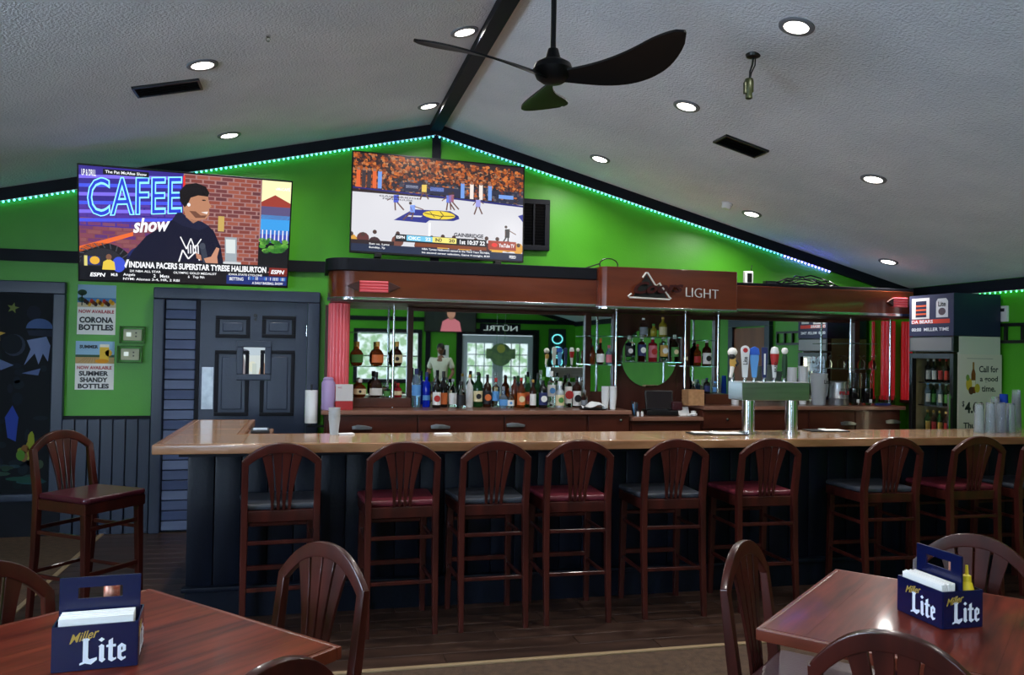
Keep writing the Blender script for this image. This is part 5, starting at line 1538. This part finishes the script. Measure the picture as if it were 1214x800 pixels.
# ------------------------------------------------------------------ tap tower on the bar
YT = 5.22
xl = at(880, 460, Y=YT).x
t = thing('tap_tower', 'steel beer tap tower with box head on two columns standing on the bar', 'tap tower', (xl, YT, ZB + .001))
zt0, zt1 = at(900, 475, Y=YT).z - ZB, at(900, 453, Y=YT).z - ZB
tower = t
part('head', MB().box(0, .53, 0, .2, zt0, zt1), m_steel, t, .006)
for px in (887, 938):
    x = at(px, 495, Y=YT + .1).x - xl
    part('column', MB().cyl((x, .1, .012), (x, .1, zt0), .044, n=32), m_chrome, t)
    part('flange', MB().cyl((x, .1, 0), (x, .1, .014), .062, n=32), m_chrome, t)
def handle_at(px):
    return at(px, 450, Y=YT + .1).x, YT + .1, ZB + .001 + zt1
def tap_handle(px, label):
    x, y, z = handle_at(px)
    h = bpy.data.objects.new('tap_handle', None)
    COL.objects.link(h)
    h.parent = tower
    h.location = Vector((x, y, z)) - tower.location
    h.rotation_euler = (0, 0, -.3)
    h['label'] = label
    part('ferrule', MB().lathe([(0, 0), (.012, 0), (.012, .02), (.008, .03), (0, .03)], 12), m_chrome, h)
    return h
def paddle(h, w0, w1, ht, m, d=.022, round_=True):
    n = 9
    pts = [(-w0 / 2, .028), (w0 / 2, .028), (w1 / 2, ht - w1 / 2)] + ([(w1 / 2 * math.cos(PI * i / n), ht - w1 / 2 + w1 / 2 * math.sin(PI * i / n)) for i in range(1, n)] if round_ else [(w1 / 2, ht), (-w1 / 2, ht)]) + [(-w1 / 2, ht - w1 / 2)]
    return part('grip', MB().prism(pts, (-d / 2, d / 2)), m, h, .004)
h = tap_handle(868, 'tap handle shaped like a helmeted ball player, leftmost on the tower')
m_hel = C('helmet_white', (226, 224, 218))
part('helmet', MB().lathe([(0, .0), (.02, .004), (.033, .02), (.034, .038), (.022, .058), (0, .064)], 18, (0, 0, .175)), m_hel, h)
part('face', MB().lathe([(0, 0), (.016, .004), (.024, .02), (.018, .036), (0, .04)], 14, (-.006, -.014, .155)), c_black, h)
part('torso', MB().sweep([(.0, 0, .10), (.006, 0, .13), (.004, 0, .165)], (0, 1, 0), [.032, .05, .04], .034), c_gold, h, .01)
part('arm', MB().tube([(.02, -.006, .155), (.036, -.014, .13), (.022, -.024, .112)], .009, 8), c_black, h)
part('leg', MB().tube([(0, 0, .105), (-.004, -.004, .07), (-.012, 0, .028)], [.017, .014, .011], 10), m_hel, h)
h = tap_handle(883, 'white paddle tap handle with red heart emblem and Lite lettering')
g = paddle(h, .034, .062, .255, g_white)
part('emblem', MB().cyl((0, -.0135, .222), (0, -.011, .222), .017, n=16), c_red, h)
text('Lite', (0, .055, -.016, .016), m_letter_black, h, -.0118, .02, fn=lambda x_, y_, z_: (-z_, y_, .12 + x_))
h = tap_handle(894, 'wide sky blue tap handle with dark blue top')
paddle(h, .03, .06, .19, c_blue, round_=False)
part('crown', MB().prism([(-.036, .19), (.036, .19), (.03, .235), (0, .25), (-.03, .235)], (-.014, .014)), C('royal_blue', (40, 90, 190)), h, .004)
h = tap_handle(906, 'slim navy tap handle with white stripe')
paddle(h, .026, .042, .245, c_navy, round_=False)
part('stripe', MB().box(-.006, .006, -.0125, -.011, .05, .2), c_white, h)
h = tap_handle(918, 'white bat-shaped tap handle with red and black lettering')
part('grip', MB().lathe([(0, .03), (.012, .03), (.016, .08), (.028, .17), (.03, .215), (.022, .245), (0, .252)], 18), g_white, h)
part('red_band', MB().lathe([(.0215, .12), (.0295, .175), (.031, .2)], 18, close=False), c_red, h)
text('BUD', (0, .07, -.008, .008), m_letter_black, h, -.028, .02, fn=lambda x_, y_, z_: (-z_, y_, .07 + x_))
h = tap_handle(930, 'dark green tap handle with white round knob, rightmost on the tower')
part('grip', MB().lathe([(0, .03), (.012, .03), (.02, .1), (.018, .18), (.012, .2), (0, .2)], 16), C('bottle_green', (24, 60, 34)), h)
part('knob', MB().lathe([(0, 0), (.018, .006), (.024, .024), (.018, .042), (0, .048)], 16, (0, 0, .198)), c_white, h)

# ------------------------------------------------------------------ things lying on the bar
def flat_on_bar(px, py):
    q = at(px, py, Z=ZB)
    return (q.x, q.y, ZB + .001)
for k, (px, py, w_, d_, rz, lb) in enumerate(((850, 514.5, .40, .17, -.12, 'black menu clipboards lying in front of the tap tower'), (979, 511, .30, .15, -.1, 'black framed menu lying on the bar right of the tap tower'))):
    t = thing('bar_menu', lb, 'menu', flat_on_bar(px, py), rz, 'menus on the bar')
    part('board', MB().box(-w_ / 2, w_ / 2, -d_ / 2, d_ / 2, 0, .008), m_blackpl, t, .002)
    part('page', MB().box(-w_ * .12, w_ * .42, -d_ * .40, d_ * .36, .008, .010), m_paper, t)
    if k == 0:
        part('page', MB().box(-w_ * .42, -w_ * .16, -d_ * .1, d_ * .42, .008, .010), m_paper, t)
    part('clip', MB().box(-.03, .03, d_ * .38, d_ * .46, .008, .016), m_chrome, t, .002)
cup_stack('stack of clear plastic cups on the bar near its left end', flat_on_bar(396, 515.5), .036, .10, 6, m_frost)
for k, (px, py, lb) in enumerate(((410, 515, 'small white napkin beside the clear cups'), (525, 514.8, 'small white napkin on the bar behind the second stool'))):
    t = thing('cocktail_napkin', lb, 'napkin', flat_on_bar(px, py), .2, 'cocktail napkins on the bar')
    for i in range(3):
        part('ply', MB().box(-.05, .05, -.035, .035, i * .0025, i * .0025 + .002), m_paper, t)
q = at(311, 508, Z=ZB - .018)
t = thing('card_terminal', 'small payment terminal with bright screen on the ledge inside the bar corner', 'terminal', (XI + .083, 5.80, ZB - .018), .05)
part('body', MB().box(-.06, .06, -.10, .10, 0, .022), m_dark, t, .006)
part('screen', MB().box(-.045, .045, -.05, .08, .022, .0235), mat('terminal_screen', (190, 206, 226), .15, emis=(190, 206, 226), estr=.25), t)
# drinking cups at the right end of the bar
m_cupc = mat('clear_cup_plastic', (226, 234, 240), .08, trans=.85, ior=1.2)
m_cupb = mat('blue_cup_plastic', (40, 80, 190), .12, trans=.5, ior=1.2)
for k, (px, top_, Y_, m, lb) in enumerate(((1161, 478, 5.24, m_cupc, 'upturned clear tumbler, leftmost at the right end of the bar'), (1174, 477, 5.24, m_cupc, 'upturned clear tumbler, second from left at the right end of the bar'),
        (1187, 477, 5.24, m_cupc, 'upturned clear tumbler, third from left at the right end of the bar'), (1198, 478, 5.26, m_cupc, 'upturned clear tumbler, fourth from left at the right end of the bar'),
        (1190, 467, 5.42, m_cupb, 'blue tumblers stacked behind the clear tumblers'), (1205, 462, 5.42, m_cupc, 'tall stack of clear tumblers at the picture edge on the bar'), (1180, 470, 5.42, m_cupc, 'clear tumblers stacked behind the third clear tumbler'))):
    q = at(px, top_, Y=Y_)
    hh = q.z - ZB
    n_ = 1 if k < 4 else 4
    cup_stack(lb, (q.x, Y_, ZB + .001), .037, hh - .02 * (n_ - 1), n_, m, 'tumbler_stack' if n_ > 1 else 'tumbler', 'tumblers on the bar', True)
# ------------------------------------------------------------------ glass door cooler with its header sign
CX0, CX1, CY0, CY1, CZ = 5.755, 6.275, 6.44, 7.02, 1.835
cl = thing('drinks_cooler', 'upright drinks cooler with glass door and white side by the green wall', 'cooler', (CX0, CY0, 0))
W, D = CX1 - CX0, CY1 - CY0
m_coolw = mat('cooler_white_side', (206, 206, 190), .4)
m_coolin = mat('cooler_interior', (120, 112, 84), .5)
part('side_panel', MB().box(.06, W, 0, .025, .03, CZ), m_coolw, cl, .003)
part('side_panel', MB().box(.06, W, D - .025, D, .03, CZ), m_coolin, cl, .003)
part('rear_panel', MB().box(W - .03, W, .026, D - .026, .03, CZ), m_coolin, cl)
part('top_panel', MB().box(.06, W - .031, .026, D - .026, CZ - .03, CZ), m_blackpl, cl)
part('base_panel', MB().box(.06, W - .031, .026, D - .026, .03, .22), m_blackpl, cl)
zh0, zh1 = at(1104, 417, X=CX0).z, at(1104, 397, X=CX0).z
hd = part('header', MB().box(.0, .06, .0, D, zh0, CZ), m_blackpl, cl, .004)
part('header_face', MB().box(-.004, .0, .02, D - .02, zh0 + .012, CZ - .012), mat('grey_header_face', (118, 120, 124), .4), hd)
dz0, dz1 = .12, zh0 - .015
dr = part('door', MB().box(0, .05, 0, .045, dz0, dz1).box(0, .05, D - .045, D, dz0, dz1).box(0, .05, .045, D - .045, dz1 - .05, dz1).box(0, .05, .045, D - .045, dz0, dz0 + .06), m_blackpl, cl, .003)
part('glass', MB().box(.02, .026, .045, D - .045, dz0 + .06, dz1 - .05), m_clear, dr)
part('handle', MB().box(-.035, -.02, .012, .03, .8, 1.3).box(-.02, 0, .012, .03, .82, .84).box(-.02, 0, .012, .03, 1.26, 1.28), m_chrome, dr)
shz = [at(1105, 453, X=CX0 + .1).z, at(1105, 480, X=CX0 + .1).z, 1.0 - .06]
shz = [shz[0], shz[1], shz[1] - .27]
for z in shz:
    part('wire_shelf', MB().box(.08, W - .035, .03, D - .03, z - .012, z), m_chrome, cl)
part('inner_lamp', MB().box(.075, .09, .03, .045, .4, 1.6), glow('cooler_lamp', (255, 236, 200), 10.0), cl)
n_ = 0
ORD = ['first', 'second', 'third', 'fourth', 'fifth', 'sixth']
for s_, z in enumerate(shz):
    for k in range(6):
        y = CY0 + .085 + k * .08
        g, cp, lb_, ds = [((g_dark, c_white, c_white, 'dark bottle with white label'), (g_brown, c_red, c_red, 'brown bottle with red label')),
                          ((g_green, c_white, c_green, 'green bottle with white cap'), (g_pale, c_blue, c_white, 'pale can-like bottle with white label')),
                          ((g_brown, c_gold, c_red, 'brown beer bottle with red label'), (g_green, c_gold, c_gold, 'green beer bottle with gold label'))][s_][k % 2 if s_ else (0 if k > 3 else 1)]
        bottle('%s on the %s cooler shelf, %s from the wall side' % (ds, ('top', 'middle', 'lower')[s_], ORD[5 - k]), (CX0 + .14, y, z + .001), .215 if s_ else .225, .028, 'spirit', g, cp, lb_, (.12, .5), None, 'beer_bottle', 'bottles in the cooler')
# printed poster on the near side of the cooler
zp1 = at(1150, 420, Y=CY0).z
pl_ = part('side_poster', MB().box(.045, W + .01, -.006, -.001, .70, zp1), C('poster_cream', (216, 208, 192)), cl)
px0_, pw = .045, W - .035
text('Call for', (px0_ + .48 * pw, px0_ + .92 * pw, zp1 - .165, zp1 - .105), m_letter_black, cl, -.0062, .02)
text('a good', (px0_ + .50 * pw, px0_ + .91 * pw, zp1 - .265, zp1 - .20), m_letter_black, cl, -.0062, .02)
text('time.', (px0_ + .54 * pw, px0_ + .86 * pw, zp1 - .345, zp1 - .29), m_letter_black, cl, -.0062, .02)
text('$', (px0_ + .10 * pw, px0_ + .15 * pw, zp1 - .49, zp1 - .43), m_letter_black, cl, -.0062, .02)
text('4.00', (px0_ + .16 * pw, px0_ + .60 * pw, zp1 - .545, zp1 - .44), m_letter_black, cl, -.0062, .035)
text('Corona Extra', (px0_ + .64 * pw, px0_ + .94 * pw, zp1 - .475, zp1 - .45), m_letter_black, cl, -.0062, .01)
text('$2.75 A DAY', (px0_ + .64 * pw, px0_ + .94 * pw, zp1 - .515, zp1 - .49), m_letter_black, cl, -.0062, .01)
text('Thursday', (px0_ + .13 * pw, px0_ + .75 * pw, zp1 - .70, zp1 - .63), m_letter_black, cl, -.0062, .03)
text('special', (px0_ + .13 * pw, px0_ + .65 * pw, zp1 - .80, zp1 - .735), m_letter_black, cl, -.0062, .03)
pc = Pic(px0_, px0_ + pw, zp1 - .6, zp1, -.0064)
pc.rect(.33, .12, .37, .24, (150, 110, 40), 1).poly([(.30, .30), (.33, .22), (.37, .22), (.40, .30), (.40, .60), (.30, .60)], (120, 70, 30), 1).rect(.305, .40, .395, .50, (230, 220, 190), 2)
pc.ell(.25, .46, .07, .10, (206, 180, 60), 3).ell(.44, .52, .06, .07, (190, 170, 60), 3).ell(.30, .56, .06, .06, (90, 60, 40), 4).ell(.22, .36, .04, .05, (120, 150, 70), 4).rect(.2, .06, .8, .066, (120, 116, 110), 1)
pc.build('poster_picture', m_print, cl)
# header sign box on top
zs0, zs1 = CZ + .004, at(1130, 347, X=CX0).z
hs = thing('header_sign', 'navy box sign with two jersey cans reading DA BEARS on top of the cooler', 'sign', (CX0 + .0, CY0, zs0))
Hs = zs1 - zs0
part('box', MB().box(0, W, 0, D, 0, Hs), mat('sign_navy', (30, 36, 66), .4), hs, .003)
LX = lambda x_, y_, z_: (y_, D - x_, z_)                        # print on the face that looks along the bar
pc = Pic(0.0, D, 0, Hs, -.001, fn=LX)
pc.rect(0, 0, 1, 1, (58, 62, 88)).rect(.06, .07, .47, .58, (206, 206, 210), 1).poly([(.15, .14), (.40, .14), (.40, .54), (.15, .54)], (40, 44, 70), 2)
for i in range(3):
    pc.rect(.15, .24 + i * .1, .40, .28 + i * .1, (200, 90, 60), 3)
pc.poly([(.62, .18), (.66, .11), (.84, .11), (.88, .18), (.88, .56), (.62, .56)], (196, 198, 206), 2).ell(.75, .42, .08, .09, (90, 80, 90), 3).rect(.06, .60, .92, .70, (196, 70, 60), 2)
pc.build('printed_face', m_print, hs)
text('DA BEARS', (.06 * D, .55 * D, .31 * Hs, .39 * Hs), m_letter_white, hs, -.0022, .02, fn=LX)
text('Lite', (.67 * D, .83 * D, .70 * Hs, .82 * Hs), m_letter_black, hs, -.0022, .02, fn=LX)
text('00:00  MILLER TIME', (.06 * D, .90 * D, .12 * Hs, .20 * Hs), m_letter_white, hs, -.0012, .01, fn=LX)

# ------------------------------------------------------------------ right wall, canopy top, cables
fs_ = thing('film_strip_frame', 'black film strip shaped picture frame on the green right wall', 'wall decor', (XR - .002, 6.33, 0))
z0_, z1_ = at(1200, 407, X=XR).z, at(1200, 383, X=XR).z
for a_, b_ in ((z1_ - .03, z1_), (z0_, z0_ + .03)):
    part('edge_rail', MB().box(-.03, 0, -1.26, 0.28, a_, b_), m_blackpl, fs_, .003)
for i in range(9):
    y = .28 - i * .19
    part('divider', MB().box(-.03, 0, y - .025, y, z0_ + .03, z1_ - .03), m_blackpl, fs_, .002)
q = at(1192, 372, X=XR)
t = thing('wall_sensor', 'small white wall box above the film strip frame', 'sensor', (XR - .002, q.y, q.z))
part('case', MB().box(-.03, 0, -.045, .045, -.075, .075), m_white, t, .006)
part('lens', MB().box(-.034, -.03, -.02, .02, .02, .05), m_dark, t)
ZT1 = ZK1 + .105
def cable(label, pts, r=.006, col=None):
    o = part('cable', MB().tube(pts, r, 8), col or m_blackpl, None)
    tag(o, label, 'cable', 'cables on the canopy')
q = at(722, 309, Y=7.25)
cable('black cable looped on top of the canopy beside its centre block', [(q.x - .5, 7.35, ZT1 + .008), (q.x - .25, 7.3, ZT1 + .008)] + [(q.x + .09 * math.cos(k * .5 + 3), 7.25 + .01 * k / 14, 2.445 + .06 * math.sin(k * .5 + 3)) for k in range(15)] + [(q.x + .12, 7.3, 2.411)])
cable('thin black cable lying on the canopy below the centre television', [(px_x(460, 7.3, 305), 7.3, ZT1 + .007), (px_x(520, 7.3, 305), 7.2, ZT1 + .007), (px_x(580, 7.3, 305), 7.32, ZT1 + .02), (px_x(640, 7.3, 305), 7.26, ZT1 + .007), (px_x(690, 7.3, 305), 7.3, ZT1 + .007)])
q = at(887, 322, Y=7.3)
t = thing('cable_box', 'small white and black network box on the right part of the canopy', 'network box', (q.x, 7.3, ZK1 + .031))
part('case', MB().box(-.045, .045, -.02, .02, 0, .13), m_white, t, .004)
part('port_panel', MB().box(-.02, .03, -.022, -.02, .02, .11), m_blackpl, t)
part('antenna', MB().cyl((.03, 0, .13), (.04, 0, .19), .004), m_blackpl, t)
q = at(955, 328, Y=7.3)
t = thing('cable_bundle', 'tangled black cable bundle lying on the right part of the canopy', 'cables', (q.x, 7.3, ZK1 + .031))
for k in range(5):
    part('loop', MB().tube([((-.35 + .7 * i / 12), .05 * math.sin(i * 1.1 + k * 2), .02 + .022 * k * math.sin(PI * i / 12) + .012 * math.sin(i * 2.3 + k)) for i in range(13)], .007, 6), m_blackpl, t)
t = thing('power_strip', 'black power strip on the canopy left of the network box', 'power strip', (px_x(915, 7.3, 322), 7.32, ZK1 + .031))
part('case', MB().box(-.07, .07, -.03, .03, 0, .045), m_blackpl, t, .006)
part('socket_face', MB().box(-.05, .05, -.032, -.03, .01, .035), m_dark, t)

# ------------------------------------------------------------------ what the mirrors show behind the camera
tvb = thing('television', 'television on the wall behind, showing a person in a pink shirt, seen in the mirror', 'television', (3.2, YF + .068, 2.42))
part('housing', MB().box(-.62, .62, -.05, 0, -.36, .36), m_blackpl, tvb, .006)
part('bracket', MB().box(-.15, .15, -.062, -.05, -.15, .15), m_dark, tvb)
pc = Pic(-.60, .60, -.34, .34, .0006, -.0003)
pc.rect(0, 0, 1, 1, (18, 24, 22)).poly([(.30, 1), (.34, .66), (.44, .56), (.58, .56), (.68, .66), (.72, 1)], (196, 110, 122), 1).ell(.51, .36, .085, .2, (170, 124, 104), 2).ell(.51, .2, .09, .1, (40, 28, 26), 3).rect(.47, .5, .55, .6, (150, 104, 88), 2)
pc.build('screen', m_screen, tvb)
sn = thing('window_sign', 'sign reading NUTRL over the entrance doors, seen mirrored', 'sign', (4.42, YF + .004, 2.17))
part('board', MB().box(-.5, .5, 0, .025, -.07, .12), m_black, sn, .004)
text('NÜTRL', (-.42, .42, -.05, .10), mat('pale_sign_tube', (200, 206, 206), .3, emis=(210, 220, 220), estr=.5), sn, .026, .01, .004, name='letter_tube', fn=lambda x_, y_, z_: (-x_, .052 - y_, z_))
t = thing('hanging_sign', 'round translucent beer sign hanging before the entrance doors, seen in the mirror', 'sign', (4.40, YF + .2, 1.55))
m_sgn = mat('green_sign_disc', (96, 130, 96), .3, c2=(130, 160, 110), scale=(8, 8, 8))
part('disc', MB().cyl((0, -.012, 0), (0, .012, 0), .27, n=36), m_sgn, t, .004)
part('banner', MB().box(-.36, .36, -.02, .02, -.10, .14), m_sgn, t, .02)
part('emblem', MB().cyl((0, .012, .14), (0, .022, .14), .1, n=20), C('sign_yellow', (190, 190, 90)), t)
part('chain', MB().cyl((-.1, 0, .24), (-.1, 0, zc(4.3) - 1.552), .004, n=6), m_chrome, t)
part('chain', MB().cyl((.1, 0, .24), (.1, 0, zc(4.5) - 1.552), .004, n=6), m_chrome, t)
t = thing('notice_sheet', 'white notice sheet on the wall behind, seen in the mirror', 'notice', (3.05, YF + .002, 1.55))
part('sheet', MB().box(-.13, .13, 0, .004, -.2, .2), m_paper, t)
part('print_block', MB().box(-.08, .06, .004, .005, -.04, .1), m_dark, t)
t = thing('neon_window_sign', 'cyan lit neon sign on the wall behind, seen at the mirror edge', 'neon sign', (5.85, YF + .004, 1.75))
m_cy = glow('cyan_neon', (120, 226, 236), 2.2)
part('panel', MB().box(-.22, .22, 0, .015, -.5, .45), m_dark, t)
for z in (-.36, -.1, .2):
    part('tube_ring', MB().tube([(.13 * math.cos(k * PI / 8), .03, z + .11 * math.sin(k * PI / 8)) for k in range(17)], .012, 8), m_cy, t)

# customer standing behind the camera, visible in the long mirror
pr = thing('person', 'person in a pale t-shirt and dark trousers standing behind the camera, seen in the mirror', 'person', (2.74, -2.35, 0), math.radians(25))
def skin_body(name, verts, edges, m, parent, root=0, sub=2):
    me = bpy.data.meshes.new(name)
    me.from_pydata([v[0] for v in verts], edges, [])
    o = obj(name, me, m, parent)
    md = o.modifiers.new('skin', 'SKIN')
    md.use_smooth_shade = True
    sv = me.skin_vertices[0].data
    for i, v in enumerate(verts):
        sv[i].radius = (v[1], v[2])
        sv[i].use_root = i == root
    s_ = o.modifiers.new('smooth', 'SUBSURF')
    s_.levels = s_.render_levels = sub
    return o
m_skin = mat('skin_brown', (120, 78, 58), .5)
V = [((0, 0, .95), .15, .11), ((0, .01, 1.15), .135, .10), ((0, .01, 1.35), .16, .11), ((0, 0, 1.46), .07, .06), ((0, .01, 1.53), .05, .05),
     ((.10, 0, .88), .085, .085), ((.12, .02, .50), .058, .06), ((.13, -.02, .09), .038, .042), ((.13, .10, .03), .04, .028),
     ((-.10, 0, .88), .085, .085), ((-.12, .02, .50), .058, .06), ((-.13, -.02, .09), .038, .042), ((-.13, .10, .03), .04, .028),
     ((.19, 0, 1.42), .055, .055), ((.28, -.02, 1.16), .042, .042), ((.24, .17, 1.00), .032, .032), ((.20, .25, .99), .03, .02),
     ((-.19, 0, 1.42), .055, .055), ((-.28, -.02, 1.16), .042, .042), ((-.22, .20, 1.14), .032, .032), ((-.16, .28, 1.17), .03, .02)]
Ed = [(0, 1), (1, 2), (2, 3), (3, 4), (0, 5), (5, 6), (6, 7), (7, 8), (0, 9), (9, 10), (10, 11), (11, 12), (2, 13), (13, 14), (14, 15), (15, 16), (2, 17), (17, 18), (18, 19), (19, 20)]
skin_body('body', V, Ed, m_skin, pr)
hd_ = part('head', MB().lathe([(0, -.115), (.035, -.108), (.058, -.07), (.072, -.01), (.076, .03), (.066, .075), (.04, .105), (0, .113)], 22, sy=1.22), m_skin, pr, 0, (0, .03, 1.655), (-.25, 0, 0))
part('nose', MB().prism([(-.012, -.03), (.012, -.03), (.006, .02), (-.006, .02)], (.085, .112)), m_skin, hd_, .005)
for s_ in (-1, 1):
    part('eye', MB().lathe([(0, -.008), (.009, 0), (0, .008)], 10, (s_ * .03, .083, .012)), m_letter_white, hd_)
    part('ear', MB().lathe([(0, -.03), (.012, -.01), (.012, .015), (0, .03)], 10, (s_ * .076, .0, 0)), m_skin, hd_)
part('mouth', MB().box(-.024, .024, .076, .084, -.062, -.055), C('lip', (110, 54, 50)), hd_)
part('hair', MB().lathe([(.079, .0), (.084, .03), (.076, .08), (.048, .115), (0, .124)], 22, (0, -.012, 0), sy=1.22), C('hair_black', (18, 16, 16)), hd_)
m_tee = mat('pale_tshirt', (196, 196, 172), .8, c2=(210, 210, 190), scale=(5, 5, 5))
skin_body('tshirt', [((0, 0, .90), .175, .135), ((0, .01, 1.15), .155, .12), ((0, .01, 1.36), .178, .125), ((0, 0, 1.455), .085, .075), ((.20, 0, 1.42), .075, .075), ((.265, -.015, 1.22), .066, .066), ((-.20, 0, 1.42), .075, .075), ((-.265, -.015, 1.22), .066, .066)],
          [(0, 1), (1, 2), (2, 3), (2, 4), (4, 5), (2, 6), (6, 7)], m_tee, pr)
skin_body('trousers', [((0, 0, .93), .168, .128), ((.10, 0, .86), .105, .105), ((.12, .02, .50), .078, .08), ((.13, -.01, .12), .065, .068), ((-.10, 0, .86), .105, .105), ((-.12, .02, .50), .078, .08), ((-.13, -.01, .12), .065, .068)],
          [(0, 1), (1, 2), (2, 3), (0, 4), (4, 5), (5, 6)], C('trouser_dark', (36, 38, 48)), pr)
for s_ in (-1, 1):                                              # fingers on each hand
    base = Vector((.20, .25, .99)) if s_ > 0 else Vector((-.16, .28, 1.17))
    for k in range(5):
        ln = (.045, .07, .078, .072, .055)[k]
        off = Vector(((k - 2) * .017, .02, 0))
        d_ = Vector((0, .7, -.4)) if k else Vector((-s_ * .6, .5, 0))
        part('finger', MB().tube([base + off, base + off + d_ * ln * .6, base + off + d_ * ln + Vector((0, 0, -.012))], [.0095, .009, .007], 8), m_skin, pr)
# dark doorway in the right wall, reflected behind the tap handles
dw = struct('door_4', MB().box(XR - .03, XR - .005, 3.9, 4.8, 0.005, 2.03), mat('warm_door_wood', (120, 66, 36), .4, c2=(140, 80, 44), scale=(6, 6, 1)), 'wooden door in the right side wall')
part('jamb', MB().box(XR - .06, XR - .001, 3.76, 3.89, 0, 2.05), m_navy2, dw)
part('jamb', MB().box(XR - .06, XR - .001, 4.81, 4.94, 0, 2.05), m_navy2, dw)
part('head', MB().box(XR - .06, XR - .001, 3.76, 4.94, 2.055, 2.2), m_navy2, dw)
part('knob', MB().cyl((XR - .08, 4.0, 1.0), (XR - .03, 4.0, 1.0), .03, n=16), m_chrome, dw)
